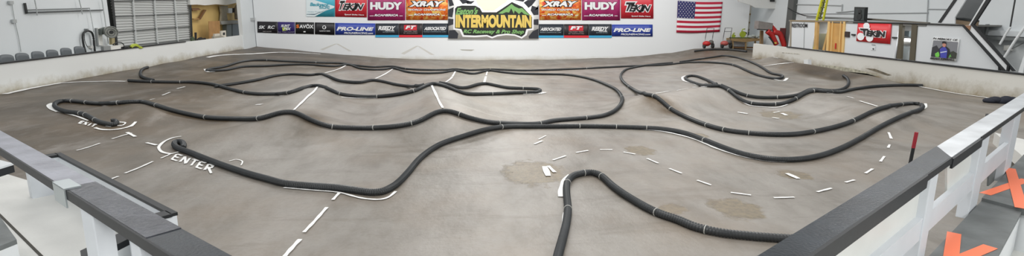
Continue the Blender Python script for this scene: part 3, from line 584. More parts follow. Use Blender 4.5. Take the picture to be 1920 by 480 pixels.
def row(x0, x1, kind, lab, k):
    dy = 1.2*k; top = 44+dy; bot = 70+(.8*k)
    o = banner(lab, rc(x0, top, x1, bot), (32, 40, 50) if kind != 'FT' else (38, 30, 34))
    sc = (222, 50, 62) if kind == 'FT' else (62, 164, 208)
    dec(o, rc(x0, bot-4.2, x1, bot-.1), sc, 'stripe')
    if kind == 'FT':
        dec(o, rc(x0+9.5, top+3, x1-10.5, top+12.5), (214, 46, 60)); T(o, 'FT', rc(x0+12, top+4, x1-12, top+10.5), WH, .5, .06, d=.016); T(o, 'FACTORY TEAM', rc(x0+10, top+13.5, x1-10, top+15.6), (190, 160, 160), 0, .0); T(o, 'BY ASSOCIATED', rc(x0+9, top+17, x1-9, top+18.8), (180, 150, 150), 0, 0)
    elif kind == 'REEDY': T(o, 'REEDY', rc(x0+5, top+5, x1-6, top+12.5), WH, .3, .05); T(o, 'POWER', rc(x0+19, top+12.3, x1-8, top+14.6), WH, .3, .03); T(o, 'BATTERIES MOTORS', rc(x0+14, top+15.2, x1-8, top+17), (150, 170, 180), 0, 0)
    else: T(o, 'ASSOCIATED', rc(x0+3, top+6.5, x1-4, top+12.5), WH, .35, .045); T(o, 'WORLD CHAMPION RC CARS', rc(x0+2, top+14.5, x1-5, top+16.4), (150, 170, 180), 0, 0)
row(704, 748, 'REEDY', 'dark banner reading REEDY, left of the big centre sign', 0)
row(748, 792, 'FT', 'black banner with red FT square, left of the big centre sign', 0)
row(792, 841, 'ASSOC', 'dark banner reading ASSOCIATED touching the left of the centre sign', 0)
row(1010, 1057, 'ASSOC', 'dark banner reading ASSOCIATED touching the right of the centre sign', 1)
row(1057, 1104, 'FT', 'black banner with red FT square, right of the big centre sign', 1)
row(1104, 1147, 'REEDY', 'dark banner reading REEDY, right of the big centre sign', 1)
# upper row
o = banner('pale blue and white banner, leftmost of the upper row', [(574, -14), (628, -14), (628, 31.3), (574, 31)], (66, 170, 194))
K = crop(560, 0, 6.4)
dec(o, K(90, -90, 120, 0, 190, 0, 430, 75, 425, 95, 320, 130, 190, 200, 92, 198), (222, 234, 238)); dec(o, K(90, 175, 190, 180, 320, 125, 425, 88, 330, 120, 200, 165, 100, 168), (110, 130, 140), d=.012)
T(o, 'Backyard', K(135, 30, 360, 40, 360, 85, 135, 85), (70, 160, 180), .2, .04, d=.014); T(o, 'RACING', K(250, 70, 375, 70, 375, 108, 250, 108), (70, 160, 180), .2, .03, d=.014); T(o, 'Hobby Products', K(110, 135, 300, 135, 300, 150, 110, 150), (130, 170, 180), .2, 0, d=.014)
K1 = K; K2 = crop(1000, 0, 3.69)
o = banner('red TEKIN banner in the upper row, left of the centre sign', [(628, -14), (688, -14), (688, 32.5), (628, 31.3)], (205, 44, 58))
T(o, 'T', K1(475, 10, 560, 10, 545, 118, 470, 118), (22, 20, 22), .25, .05, WH, .14); T(o, 'EKIN', K1(540, 42, 785, 45, 770, 118, 525, 118), (22, 20, 22), .25, .04, WH, .12); T(o, 'Speed Shifts Here', K1(550, 165, 785, 172, 785, 190, 550, 185), WH, .1, .02)
o = banner('red TEKIN banner at the right end of the upper row', [(1164, -14), (1225.5, -14), (1225.5, 34.9), (1164, 34.5)], (205, 44, 58))
K3 = crop(1140, 0, 6.4)
T(o, 'T', K3(195, 28, 330, 28, 270, 135, 195, 135), (22, 20, 22), .25, .05, WH, .14); T(o, 'EKIN', K3(265, 62, 515, 62, 500, 140, 250, 138), (22, 20, 22), .25, .04, WH, .12); T(o, 'Speed Shifts Here', K3(280, 185, 510, 188, 510, 208, 280, 204), WH, .1, .02)
for k, (x0, x1) in enumerate(((689, 760), (1091, 1163))):
    o = banner(('magenta HUDY banner left of the centre sign', 'magenta HUDY banner right of the centre sign')[k], rc(x0, -14, x1, 38), (168, 40, 104), m=mat('banner_magenta', (172, 42, 108), .45, noise=.25, nscale=2))
    T(o, 'HUDY', rc(x0+5, 4, x1-6, 18.3), WH, 0, .06, (110, 24, 66), .1); T(o, 'RCAMERICA', rc(x0+13, 26.5, x1-12, 30.6), WH, .4, .04, (60, 14, 40), .1); dec(o, rc(x0+4, 29.3, x0+12, 30.2), WH); dec(o, rc(x1-11, 29.3, x1-5, 30.2), WH)
def fire():
    M = bpy.data.materials.new('banner_flames'); M.use_nodes = True; nt = M.node_tree; b = nt.nodes['Principled BSDF']; g = nt.nodes.new('ShaderNodeNewGeometry')
    n = nt.nodes.new('ShaderNodeTexNoise'); n.inputs['Scale'].default_value = 2.2; n.inputs['Detail'].default_value = 8; n.inputs['Distortion'].default_value = 1.5; nt.links.new(g.outputs['Position'], n.inputs['Vector'])
    r = nt.nodes.new('ShaderNodeValToRGB'); e = r.color_ramp.elements; e[0].position = .36; e[0].color = srgb(206, 54, 34); e[1].position = .68; e[1].color = srgb(250, 216, 120); x = e.new(.52); x.color = srgb(238, 128, 44)
    nt.links.new(n.outputs['Fac'], r.inputs[0]); nt.links.new(r.outputs[0], b.inputs['Base Color']); b.inputs['Roughness'].default_value = .45; return M
FIRE = fire()
for k, (x0, x1) in enumerate(((761, 840), (1011, 1090))):
    o = banner(('orange flame XRAY banner left of the centre sign', 'orange flame XRAY banner right of the centre sign')[k], rc(x0, -14, x1, 37.4), (230, 110, 40), m=FIRE)
    T(o, 'XRAY', rc(x0+6, 2, x1-8, 12.6), WH, .45, .06, BK, .14); T(o, 'WORLD CHAMPIONS', rc(x0+3, 16.4, x1-4, 20), WH, .3, .03, (150, 60, 30), .08); T(o, 'RCAMERICA', rc(x0+15, 25.3, x1-14, 29), WH, .4, .04, BK, .1); dec(o, rc(x0+5, 28.3, x0+13, 29.2), WH); dec(o, rc(x1-12, 28.3, x1-6, 29.2), WH)
# centre sign
YC = YB-.05
o = banner('big centre sign with gold INTERMOUNTAIN lettering on checkered ground', rc(840.5, -16, 1010, 73), (232, 232, 230), cat='sign', val=YC, name='shop_sign')
K = crop(835, 0, 6.156)
def dk(p, c, nm='graphic', d=.01): dec(o, K(*p), c, nm, val=YC, d=d)
CHK = [(33, -10, 75, -10, 100, 60, 45, 75), (33, 110, 100, 80, 95, 120, 80, 200, 33, 190), (75, -80, 200, -80, 215, 0, 160, 0, 100, -10), (165, 0, 220, -10, 300, 20, 200, 45), (33, 215, 95, 220, 98, 280, 33, 300), (40, 350, 110, 345, 150, 390, 140, 445, 33, 445),
       (905, 30, 950, 0, 1050, -5, 1000, 60, 960, 90), (840, -60, 960, -60, 900, 20, 800, 0), (1000, 65, 1075, 90, 1075, 170, 1020, 175, 985, 120), (1020, 225, 1075, 220, 1075, 290, 1015, 285), (960, 420, 1010, 360, 1075, 330, 1075, 445, 965, 445), (1030, 120, 1075, 100, 1075, 60), (240, 20, 340, 10, 300, 45, 250, 45)]
for c in CHK: dk(c, (40, 42, 50), 'check')
dk((330, -60, 760, -60, 700, 20, 560, 115, 450, 118, 380, 60), (250, 246, 214), d=.012)  # cream patch paints the light glare on the sign's upper middle
dk((95, 95, 120, 62, 180, 50, 260, 55, 350, 50, 410, 80, 440, 122, 575, 122, 765, 6, 900, 62, 960, 120, 1018, 190, 1018, 345, 955, 352, 940, 405, 880, 446, 800, 412, 700, 405, 600, 420, 540, 444, 480, 420, 340, 430, 200, 425, 165, 352, 92, 342), (238, 238, 240), 'plate', .016)
dk((112, 100, 135, 76, 190, 64, 345, 66, 398, 95, 425, 142, 590, 142, 768, 24, 890, 80, 1000, 198, 1000, 328, 935, 336, 918, 395, 880, 425, 800, 395, 700, 388, 600, 400, 540, 424, 480, 402, 340, 410, 215, 405, 185, 335, 110, 325), (30, 34, 30), 'plate', .020)
dk((610, 156, 700, 95, 765, 45, 800, 75, 850, 98, 885, 92, 980, 182, 905, 160, 880, 135, 850, 162, 800, 120, 790, 160, 760, 95, 735, 145, 700, 140, 660, 158), (122, 172, 102), 'mountains', .024)
def tk(s, q, rgb, **k): T(o, s, K(*q), rgb, val=YC, d=.018, **k)
tk("Eaton's", (120, 88, 392, 88, 385, 165, 118, 172), (122, 172, 102), shear=.3, off=.04)
tk('INTERMOUNTAIN', (120, 168, 992, 172, 992, 321, 118, 321), (222, 194, 98), off=.06)
tk('RC Raceway & Pro Shop', (205, 340, 918, 342, 912, 402, 200, 395), (122, 172, 102), shear=.3, off=.04)
# flag
def flag():
    quad = [(1270.6, 1.2), (1355, 3.4), (1349, 59.5), (1268, 61)]; TL, TR, BR, BL = px(quad, 'y', YB)
    nu, nv = 20, 13; vs = []; fs = []; fm = []
    for k in range(2):
        for j in range(nv+1):
            for i in range(nu+1):
                u, t = i/nu, 1-j/nv; sag = .05*math.sin(u*math.pi)
                p = (1-u)*((1-t)*BL+t*TL)+u*((1-t)*BR+t*TR); p = p+np.array([0, -.02-.02*math.sin(u*7+t*3)+k*.01, -sag*1.]); vs.append(p)
    w_ = nu+1; o2 = (nv+1)*w_
    for k in range(2):
        for j in range(nv):
            for i in range(nu):
                q = (j*w_+i, (j+1)*w_+i, (j+1)*w_+i+1, j*w_+i+1); q = tuple(a+k*o2 for a in (q if k == 0 else q[::-1])); fs.append(q)
                fm.append(2 if (i < 8 and j < 7) else (0 if j % 2 == 0 else 1))
    bd = [i for i in range(w_)]+[j*w_+nu for j in range(1, nv+1)]+[nv*w_+i for i in range(nu-1, -1, -1)]+[j*w_ for j in range(nv-1, 0, -1)]
    for i in range(len(bd)): a, b_ = bd[i], bd[(i+1) % len(bd)]; fs.append((a, b_, b_+o2, a+o2)); fm.append(0)
    o = mesh('flag', vs, fs, [mat('flag_red', (188, 30, 62), .7), mat('flag_white', (238, 238, 240), .7), mat('flag_blue', (52, 52, 104), .7)], None, True, fm)
    tag(o, 'national flag with stars and stripes hung flat on the white back wall', 'flag')
    sb_ = MB()
    for r in range(9):
        for c in range(6 if r % 2 == 0 else 5):
            u = (.4)*((c+.5)/6 if r % 2 == 0 else (c+1)/6); t = 1-(7/13)*((r+.5)/9)
            p = (1-u)*((1-t)*BL+t*TL)+u*((1-t)*BR+t*TR)+np.array([0, -.02-.02*math.sin(u*7+t*3)-.012, -.05*math.sin(u*math.pi)])
            pts = []
            for k in range(10):
                rr = .038 if k % 2 == 0 else .018; a = math.pi/2+k*math.pi/5; pts.append(p+np.array([rr*math.cos(a), 0, rr*math.sin(a)]))
            sb_.prism(pts, (0, .003, 0))
    sb_.build('stars', mat('flag_white', (238, 238, 240)), o)
flag()

# ---------------------------------------------------------------- left wall: seats, conduits, hose, door, service bay
GREYM = mat('grey_metal', (128, 132, 132), .5); DKM = mat('dark_metal', (36, 38, 38), .5)
XW = -14.0; XF = -13.97
# stadium seats between wall and barrier
SEAT = mat('grey_plastic_seat', (96, 102, 106), .5)
ORD = ['seat at the left edge of the photo', 'second seat from the left edge', 'third seat from the left edge', 'third seat from the hanging hose', 'second seat from the hanging hose', 'seat next to the hanging hose']
proto = None
for k, (x0, x1, yt) in enumerate(((-3, 24, 103), (25, 54, 100), (55, 82.5, 97), (83, 109, 94), (109, 135, 90.5), (135, 159, 87.5))):
    a, b_ = onx(x0, yt, -13.25), onx(x1, yt-1.5, -13.25); c = (a+b_)/2
    if proto is None:
        wd = (onx(24, 103, -13.25)-onx(-3, 103, -13.25))[1]*.97
        t = thing('stadium_seat', '', 'seat', (0, 0, 0)); B_ = MB(); n = 14; vs = []
        for kk, xo in enumerate((0, -.05)):
            for j in range(7):
                z = .42+j*.1
                for i in range(n+1):
                    u = i/n*2-1; hw = wd/2*(1-.06*(j == 0)); zz = .42+(j/6)*(.60-.045*abs(u)**7-.035*u*u)
                    hw2 = hw*(1-.05*(j/6)**3); vs.append((xo-.05*(1-u*u)-.02*j/6, u*hw2, zz))
        w_ = n+1; fs = [(j*w_+i, j*w_+i+1, (j+1)*w_+i+1, (j+1)*w_+i) for j in range(6) for i in range(n)]; o2 = 7*w_
        fs += [tuple(q+o2 for q in f[::-1]) for f in fs[:]]; bd = list(range(w_))+[j*w_+n for j in range(1, 7)]+[6*w_+i for i in range(n-1, -1, -1)]+[j*w_ for j in range(5, 0, -1)]
        fs += [(bd[i], bd[i]+o2, bd[(i+1) % len(bd)]+o2, bd[(i+1) % len(bd)]) for i in range(len(bd))]
        B_.add(vs, fs); B_.build('backrest', SEAT, t, True)
        B_ = MB(); B_.box((.16, 0, .40), (.38, wd*.9, .05)); B_.build('seat', SEAT, t)
        B_ = MB(); B_.box((.02, 0, .19), (.08, wd*.3, .38)); B_.build('pedestal', DKM, t); proto = t; o = t
    else:
        o = proto.copy(); C.objects.link(o)
        for ch in list(proto.children): q = ch.copy(); C.objects.link(q); q.parent = o
    ztop = 1.0; s_ = (c[2]-.0)/1.02
    o.location = (-13.2, c[1], c[2]-1.02); o['label'] = 'grey plastic %s along the white left wall' % ORD[k]; o['category'] = 'seat'; o['group'] = 'grey seats behind the left barrier'
fo = box3('floor_aisle', -14.2, XL-.14, 6, 36.1, -.3, -.06, CONC); fo['kind'] = 'structure'
K = crop(0, 0, 6.857); PIPEM = mat('conduit_grey', (176, 180, 180), .45)
def wallbar(name, label, pts, r, m, cat, X=XF, plane='x', extra=None):
    o = bar(name, pts, plane, X, r, m); tag(o, label, cat); return o
t = thing('conduit', 'thin vertical conduit with two square boxes above the left seats', 'conduit', onx(30, 60, XF))
bar('tube', K(150, 35, 190, 270, 240, 480)+[(39.5, 97)], 'x', XF, .011, PIPEM, t)
slab('junction_box', K(125, 12, 175, 12, 180, 55, 133, 55), 'x', -13.92, .06, PIPEM, t); slab('junction_box', K(168, 250, 215, 250, 220, 295, 175, 295), 'x', -13.92, .06, PIPEM, t)
t = thing('wall_pipe', 'pair of dark horizontal pipes joined by a thick black upright on the left wall', 'pipe', onx(50, 20, XF))
slab('upright', K(312, 40, 336, 38, 362, 172, 338, 178), 'x', -13.94, .03, DKM, t)
bar('pipe', [(51, 18.6), (120, 16.8), (168, 15.5)], 'x', -13.93, .018, GREYM, t); bar('pipe', [(51, 23.8), (120, 21.5), (194, 18.8)], 'x', -13.93, .022, mat('pipe_dark', (70, 74, 74), .5), t)
for k, (pts, lab) in enumerate((([(65, 0), (68, 15), (70, 29)], 'short grey conduit stub hanging from the top over the pipes, left one'), ([(148.5, 0), (152, 14), (154.5, 27)], 'short grey conduit stub crossing the wall pipes, right one'), ([(168, 16), (172, 38), (176, 60)], 'thin conduit dropping from the pipes to the hanging hose'), ([(191, 0), (196, 30), (203, 82)], 'tall grey conduit beside the white roller door'))):
    wallbar('conduit', lab, pts, (.017 if k != 2 else .011), PIPEM, 'conduit', X=-13.86)
# hanging hose
def ringpath(pts, plane, val): return [onx(a, b_, val) for a, b_ in smooth_path(pts, 2)]
K = crop(140, 40, 6.857)
t = thing('hanging_hose', 'black hose looped over a wall hook beside the seats', 'hose', onx(165, 60, -13.85))
B_ = MB(); B_.tube(ringpath(K(140, 405, 115, 300, 103, 200, 115, 150, 165, 122, 215, 140, 240, 200, 250, 300, 262, 402), 'x', -13.9), .036, 8); B_.build('hose', DKM, t, True)
B_ = MB(); B_.tube(ringpath(K(125, 160, 130, 250, 160, 320, 200, 358, 225, 345), 'x', -13.9), .012, 6); B_.build('hose', DKM, t, True)
slab('hook', K(160, 95, 178, 95, 180, 130, 162, 130), 'x', -13.88, .1, GREYM, t); slab('nozzle', K(205, 315, 242, 315, 244, 350, 208, 350), 'x', -13.75, .1, mat('off_white', (190, 190, 186)), t)
# hose reel
t = thing('hose_reel', 'round grey hose reel on a wall bracket left of the roller door', 'hose reel', onx(208, 60, -13.8))
c = onx(208.5, 60.2, -13.5); rr = np.linalg.norm(onx(208.5, 49.5, -13.5)-c); ax = np.array([.72, -.69, 0]); sd_ = np.array([.69, .72, 0])
B_ = MB(); B_.tube([c-ax*.16, c-ax*.02, c], rr, 22); B_.build('disc', mat('reel_grey', (178, 180, 172), .5), t)
B_ = MB(); a_ = np.linspace(0, 2*math.pi, 25)
for fr_ in (.96, .6): B_.tube([c+ax*.02+sd_*rr*fr_*math.cos(q)+np.array([0, 0, rr*fr_*math.sin(q)]) for q in a_], .022, 6)
B_.build('rim', mat('reel_rim', (120, 122, 118), .5), t, True)
B_ = MB(); B_.tube([c, c+ax*.03, c+ax*.06], rr*.3, 12); B_.build('hub', DKM, t)
slab('bracket', K(335, 100, 400, 75, 420, 150, 350, 175), 'x', -13.75, .1, mat('bracket_grey', (96, 102, 98)), t); slab('arm', K(475, 200, 515, 200, 520, 300, 480, 300), 'x', -13.7, .1, mat('tan_metal', (160, 148, 110)), t)
t = thing('cabinet', 'tall narrow white wall box between hose and reel', 'box', onx(185, 70, -13.8)); slab('body', K(300, 85, 350, 85, 365, 315, 310, 310), 'x', -13.88, .1, mat('box_white', (226, 226, 220)), t); slab('channel', K(272, 88, 292, 88, 314, 318, 298, 320), 'x', -13.72, .05, GREYM, t); slab('channel', K(314, 308, 385, 316, 385, 326, 314, 320), 'x', -13.72, .05, GREYM, t)
t = thing('utility_box', 'white box with small dark socket on top of the left barrier', 'box', onx(220, 90, -13.3)); slab('body', K(465, 315, 630, 305, 632, 362, 470, 378), 'x', -12.7, .1, mat('box_white', (226, 226, 220)), t); slab('socket', K(602, 328, 634, 326, 634, 352, 604, 356), 'x', -12.68, .015, DKM, t)
tag(slab('box', K(370, 325, 465, 315, 470, 378, 380, 388), 'x', -12.72, .1, mat('box_grey', (140, 143, 142))), 'mid grey box on the left barrier beside the white box', 'box')
B_ = MB(); B_.tube(ringpath(K(490, 300, 540, 272, 600, 275, 630, 300, 632, 345), 'x', -12.66), .018, 6); tag(B_.build('cord', DKM, None, True), 'thin black cord arching over the white box', 'cord')
B_ = MB(); B_.tube(ringpath(K(635, 338, 680, 330, 720, 328), 'x', -12.75), .03, 8); B_.tube(ringpath(K(680, 345, 720, 338, 790, 342, 880, 340), 'x', -12.72), .03, 8); tag(B_.build('hose', DKM, None, True), 'black hose lying along the left barrier top by the roller door', 'hose')
B_ = MB(); B_.tube(ringpath(K(720, 330, 735, 308, 770, 300, 800, 302, 820, 318, 840, 330, 870, 338, 835, 342, 810, 325, 780, 312, 745, 322, 728, 340), 'x', -12.68), .038, 8); tag(B_.build('hose', mat('lime_hose', (172, 186, 62), .5), None, True), 'lime yellow hose coil on the barrier in front of the roller door', 'hose')
# roller door
y0, y1 = onx(215, 40, XW)[1], onx(356, 40, XW)[1]
d = bpy.data.objects.new('door_1', None); C.objects.link(d); d.location = (XW, (y0+y1)/2, 0); d['kind'] = 'structure'; bpy.context.view_layer.update()
vs = []; fs = []; nz = 150; zt = 4.2
for i in range(nz+1):
    z = i/nz*zt; x = XW-.04+.018*(1 if (i % 4) < 2 else -1); vs += [(x, y0, z), (x, y1, z)]
for i in range(nz): fs.append((2*i, 2*i+1, 2*i+3, 2*i+2))
mesh('panel', vs, fs, mat('door_slats', (190, 192, 190), .5), d)
vs2 = [(XW-.1, y0, 0), (XW-.1, y1, 0), (XW-.1, y1, zt), (XW-.1, y0, zt)]
for pr in ([(214, 2), (285, .5), (357, -1)], [(217, 31.2), (290, 28), (357, 25)], [(219.5, 60), (293, 54), (358, 49.8)], [(221, 88), (296, 81), (359, 73.5)]):
    bar('rail', pr, 'x', XW+.03, .02, mat('door_rail', (62, 66, 66), .5), d, 6)
for pr in ([(249, 0), (252, 44), (255.5, 88)], [(289, 0), (292, 44), (295.5, 84)], [(327, 0), (330.5, 44), (333.5, 80)]):
    bar('stile', pr, 'x', XW+.01, .05, mat('door_stile', (196, 199, 198), .5), d, 6)
slab('jamb', [(208.5, -5), (213, -5), (222, 90), (218.5, 91)], 'x', XW+.05, .02, DKM, d); slab('jamb', [(354.8, -5), (358.3, -5), (362, 78), (359, 79)], 'x', XW+.05, .02, DKM, d)
box3('wall_left', -14.3, -14.2, 24, 31.4, -.1, 5.5, mat('wall_behind_door', (120, 122, 120)), kind='structure')
# service bay between the door and the corner
YEL = mat('ochre_wall', (214, 184, 118), .6, noise=.08, nscale=1.2); PLY = mat('plywood', (176, 134, 84), .6, noise=.18, nscale=3)
box3('wall_left', -14.5, -14.3, 31.3, 40.0, -.1, 5.5, YEL, kind='structure')
XB = -14.1
t = thing('plywood_board', 'brown plywood board standing in the yellow bay', 'board', onx(400, 60, XB)); slab('sheet', [(391.5, 40), (412, 39), (414, 75), (393, 78)], 'x', XB+.45, .03, PLY, t)
K = crop(350, 0, 5.336)
t = thing('wall_shelf', 'small brown shelf with diagonal brace on the yellow wall', 'shelf', onx(370, 20, XB)); slab('shelf', K(52, 82, 120, 80, 142, 98, 60, 108), 'x', XB, .15, mat('dark_wood', (118, 84, 50)), t); slab('brace', K(182, 96, 200, 100, 140, 196, 125, 190), 'x', XB, .1, mat('dark_wood', (118, 84, 50)), t); slab('rail', K(70, 186, 130, 184, 130, 194, 72, 196), 'x', XB, .1, mat('mid_wood', (170, 130, 78)), t)
t = thing('electrical_cabinet', 'two grey steel cabinets under a grey sloping hood in the bay', 'cabinet', onx(440, 55, XB)); slab('cabinet', K(400, 248, 452, 243, 452, 368, 404, 372), 'x', XB+.05, .25, mat('cabinet_grey', (118, 130, 132), .45), t); slab('cabinet', K(458, 243, 538, 236, 540, 360, 460, 368), 'x', XB+.08, .28, mat('cabinet_grey2', (104, 114, 120), .45), t); slab('hood', K(340, 214, 530, 202, 540, 232, 352, 246), 'x', XB+.3, .35, mat('hood_grey', (150, 152, 150)), t)
tag(slab('drape', K(340, 60, 415, 58, 400, 130, 412, 205, 345, 210, 352, 130), 'x', XB, .1, mat('drape_grey', (158, 152, 136), .8, noise=.15, nscale=4)), 'grey hanging canvas above the cabinets in the bay', 'canvas')
t = thing('wall_clock_box', 'small black and white panel on the yellow bay wall', 'box', onx(434, 20, XB)); slab('white_half', K(418, 82, 458, 82, 458, 130, 420, 132), 'x', XB, .1, WHITE, t); slab('black_half', K(458, 82, 480, 80, 480, 125, 458, 128), 'x', XB+.01, .1, DKM, t)
t = thing('bench_machine', 'white bench machine standing on the barrier by the plywood', 'machine', onx(410, 70, -13.6)); slab('base', K(270, 365, 345, 355, 395, 375, 275, 392), 'x', -12.72, .1, mat('machine_grey', (150, 145, 132)), t); slab('head', K(345, 310, 392, 305, 396, 372, 350, 378), 'x', -12.74, .08, mat('machine_cream', (206, 200, 186)), t); slab('window', K(362, 326, 384, 324, 384, 350, 364, 352), 'x', -12.735, .01, DKM, t); slab('motor', K(280, 340, 330, 335, 335, 362, 282, 368), 'x', -12.75, .08, mat('machine_cream', (206, 200, 186)), t)
for k, (q, lab) in enumerate(((K(50, 380, 68, 365, 82, 395, 85, 412, 52, 416), 'dark green cloth bundle on the barrier at the door jamb'), (K(90, 325, 102, 325, 104, 410, 92, 412), 'short black upright post on the left barrier in the bay'), (K(110, 395, 130, 378, 150, 372, 165, 385, 190, 378, 195, 395, 150, 405, 112, 410), 'black power tool lying on the barrier in the bay'))):
    tag(slab(('cloth_bundle', 'post', 'power_tool')[k], q, 'x', -12.75+.01*k, .06, mat(('green_dark', 'iron', 'iron')[k], ((60, 74, 50), (30, 30, 28), (30, 30, 28))[k])), lab, ('cloth', 'post', 'tool')[k])
B_ = MB(); vs = []
tag(slab('plastic_sheet', [(356, -6), (455, -6), (452, 3), (440, 6), (425, 9.5), (405, 8), (385, 10), (370, 8.5), (357, 9)], 'x', XB+.2, .15, mat('plastic_white', (226, 226, 222), .4, bump=.8, bscale=3)), 'crumpled white plastic sheeting over the yellow bay', 'plastic sheet')
B_ = MB(); B_.tube(ringpath(K(575, -10, 560, 25, 525, 50, 500, 80, 498, 130, 503, 195), 'x', XB+.1), .13, 10); tag(B_.build('duct', mat('duct_grey', (150, 142, 130), .6, bump=.6), None, True), 'bent grey duct beside the white corner wall', 'duct')
t = thing('light_switch', 'small grey switch box with conduit on the white corner wall', 'switch', onx(474, 35, XL+.1)); slab('box', K(650, 180, 682, 178, 684, 205, 652, 207), 'x', XL+.12, .08, PIPEM, t); bar('conduit', [(474.5, 0), (476, 17), (477, 33)], 'x', XL+.08, .015, PIPEM, t)

# ---------------------------------------------------------------- right side: restroom block, stairs, loft
XC = 17.0; PANEL = mat('pale_grey_panel', (212, 216, 219), .5); WOOD = mat('raw_pine', (196, 158, 98), .6, noise=.15, nscale=3); OLIVE = mat('olive_frame', (84, 78, 62), .6)
zz = -.1
def down(pts, X, z=-.1): return pts
def wallpoly(name, pts_top, xa, xb, X, t, m, parent=None, kind=None):   # panel under the given top outline, reaching the ground
    P = [onx(a, b_, X) for a, b_ in pts_top]; P = [p for p in P]; bot = [np.array([X, P[-1][1], -.1]), np.array([X, P[0][1], -.1])]
    B_ = MB(); B_.prism(P+bot, (t, 0, 0)); o = B_.build(name, m, parent)
    if kind: o['kind'] = kind
    return o
w1 = wallpoly('wall_restroom', [(1483, 40), (1529, 41.4)], 0, 0, XC, .06, PANEL, kind='structure')
bar('seam', [(1508, 42), (1508, 60), (1507, 92)], 'x', XC-.01, .012, GREYM, w1)
t = thing('restroom_sign', 'black letters reading RESTROOM on the pale wall', 'sign', onx(1500, 48, XC))
lettering('RESTROOM', px([(1485, 43.8), (1514, 44), (1513.6, 51.8), (1485, 51.3)], 'x', XC-.02), mat('ink_black', (22, 22, 24)), t, (-.01, 0, 0), 0, .03)
w2 = wallpoly('wall_restroom', [(1587, 43), (1686, 44.6)], 0, 0, XC, .06, PANEL, kind='structure')
w3 = wallpoly('wall_restroom', [(1719, 45.5), (1738, 45.5)], 0, 0, XC+.01, .06, PANEL, kind='structure')
w4 = wallpoly('wall_stair', [(1738, 45.5), (1804, 48.5), (1886, 140)], 0, 0, XC, .06, PANEL, kind='structure')
box3('wall_restroom_inner', 18.3, 18.4, 19.2, 28.5, -.1, 1.95, mat('inner_wall', (206, 206, 204)), kind='structure')
fo = box3('floor_right', XR+.14, 20, 8, 34, -.3, -.06, CONC); fo['kind'] = 'structure'
l_ = bpy.data.lights.new('restroom_light', 'AREA'); l_.size = .6; l_.energy = 45; lo_ = bpy.data.objects.new('restroom_light', l_); C.objects.link(lo_); lo_.location = (17.65, 20.6, 1.9)
l2_ = bpy.data.objects.new('restroom_light', l_); C.objects.link(l2_); l2_.location = (17.65, 26.0, 1.9)
# framing
t = thing('stud_frame', 'open timber stud frame around the restroom doorway', 'timber frame', onx(1532, 90, XC))
slab('stud', [(1481, 39), (1484, 39), (1483, 91), (1480, 91)], 'x', XC-.02, .1, mat('stud_grey', (150, 142, 128)), t)
slab('stud', [(1528, 41), (1533, 41), (1530.5, 97), (1525.5, 96)], 'x', XC-.03, .1, WOOD, t)
slab('top_plate', [(1481, 37.5), (1586, 39.5), (1586, 42), (1481, 40)], 'x', XC-.04, .12, mat('stud_brown', (140, 124, 98)), t)
slab('panel', [(1534, 63), (1551, 63), (1548, 99), (1531, 97)], 'x', XC+.5, .05, mat('dark_panel', (104, 104, 96)), t)
t = thing('leaning_board', 'narrow pine board leaning in the restroom doorway', 'board', onx(1546, 95, XC)); slab('board', [(1551, 58), (1553.5, 58), (1544, 100), (1540, 100)], 'x', XC+.1, .05, WOOD, t)
t = thing('plywood_partition', 'bare plywood partition with upright pine studs by the restroom', 'partition', onx(1565, 95, XC))
slab('sheet', [(1553, 40.5), (1584, 40.5), (1580, 106), (1548, 102)], 'x', XC, .04, mat('ply_orange', (200, 154, 88), .6, noise=.15, nscale=2), t)
for a_ in ((1552, 1556, -4), (1560, 1561.5, -3.5), (1575.5, 1577, -4), (1581, 1584.5, -4)): slab('stud', [(a_[0], 40.5), (a_[1], 40.5), (a_[1]+a_[2], 106), (a_[0]+a_[2], 106)], 'x', XC-.05, .05, mat('pine_light', (220, 184, 120)), t)
slab('tape', [(1565.5, 81), (1567.5, 81), (1567, 91.5), (1565, 91.5)], 'x', XC-.03, .02, mat('red_tape', (190, 40, 30)), t)
tag(slab('box', [(1584, 59), (1592, 59.5), (1591.5, 70), (1583.5, 69)], 'x', XC-.05, .12, mat('brown_black', (50, 38, 34))), 'dark box hung between the plywood and the pale wall', 'box')
tag(slab('crate', [(1580.5, 87), (1591.5, 88), (1591, 103), (1580, 101)], 'x', XC+.2, .2, mat('dark_panel2', (62, 56, 50))), 'dark crate low beside the plywood partition', 'crate')
# doorway with olive frame
t = thing('door_frame', 'dark olive door frame between the pale panels', 'door frame', onx(1700, 100, XC))
slab('jamb', [(1686, 44), (1692.5, 44), (1688, 114), (1681, 113)], 'x', XC-.03, .1, OLIVE, t); slab('jamb', [(1709.5, 45), (1719.5, 45), (1714, 116), (1704.5, 115)], 'x', XC-.03, .1, OLIVE, t)
tag(slab('monitor', [(1694, 58), (1705, 58.5), (1704, 69), (1693, 68)], 'x', XC+.8, .2, mat('monitor_dark', (52, 60, 62))), 'dark monitor seen through the olive doorway', 'monitor')
tag(slab('shelf', [(1689, 69), (1707, 70), (1707, 74), (1689, 73)], 'x', XC+.6, .5, DKM), 'dark shelf under the monitor in the doorway', 'shelf')
B_ = MB(); q = onx(1697.5, 78.5, XC+.5); B_.ellipsoid(q, (.3, .42, .14)); tag(B_.build('bag', mat('bag_white', (206, 208, 208), .4), None, True), 'white plastic bag on the shelf in the doorway', 'bag')
tag(slab('counter_front', [(1687, 86), (1704, 87), (1701, 120), (1685.5, 118)], 'x', XC+.4, .1, mat('counter_grey', (172, 180, 182))), 'pale grey cabinet low in the olive doorway', 'cabinet')
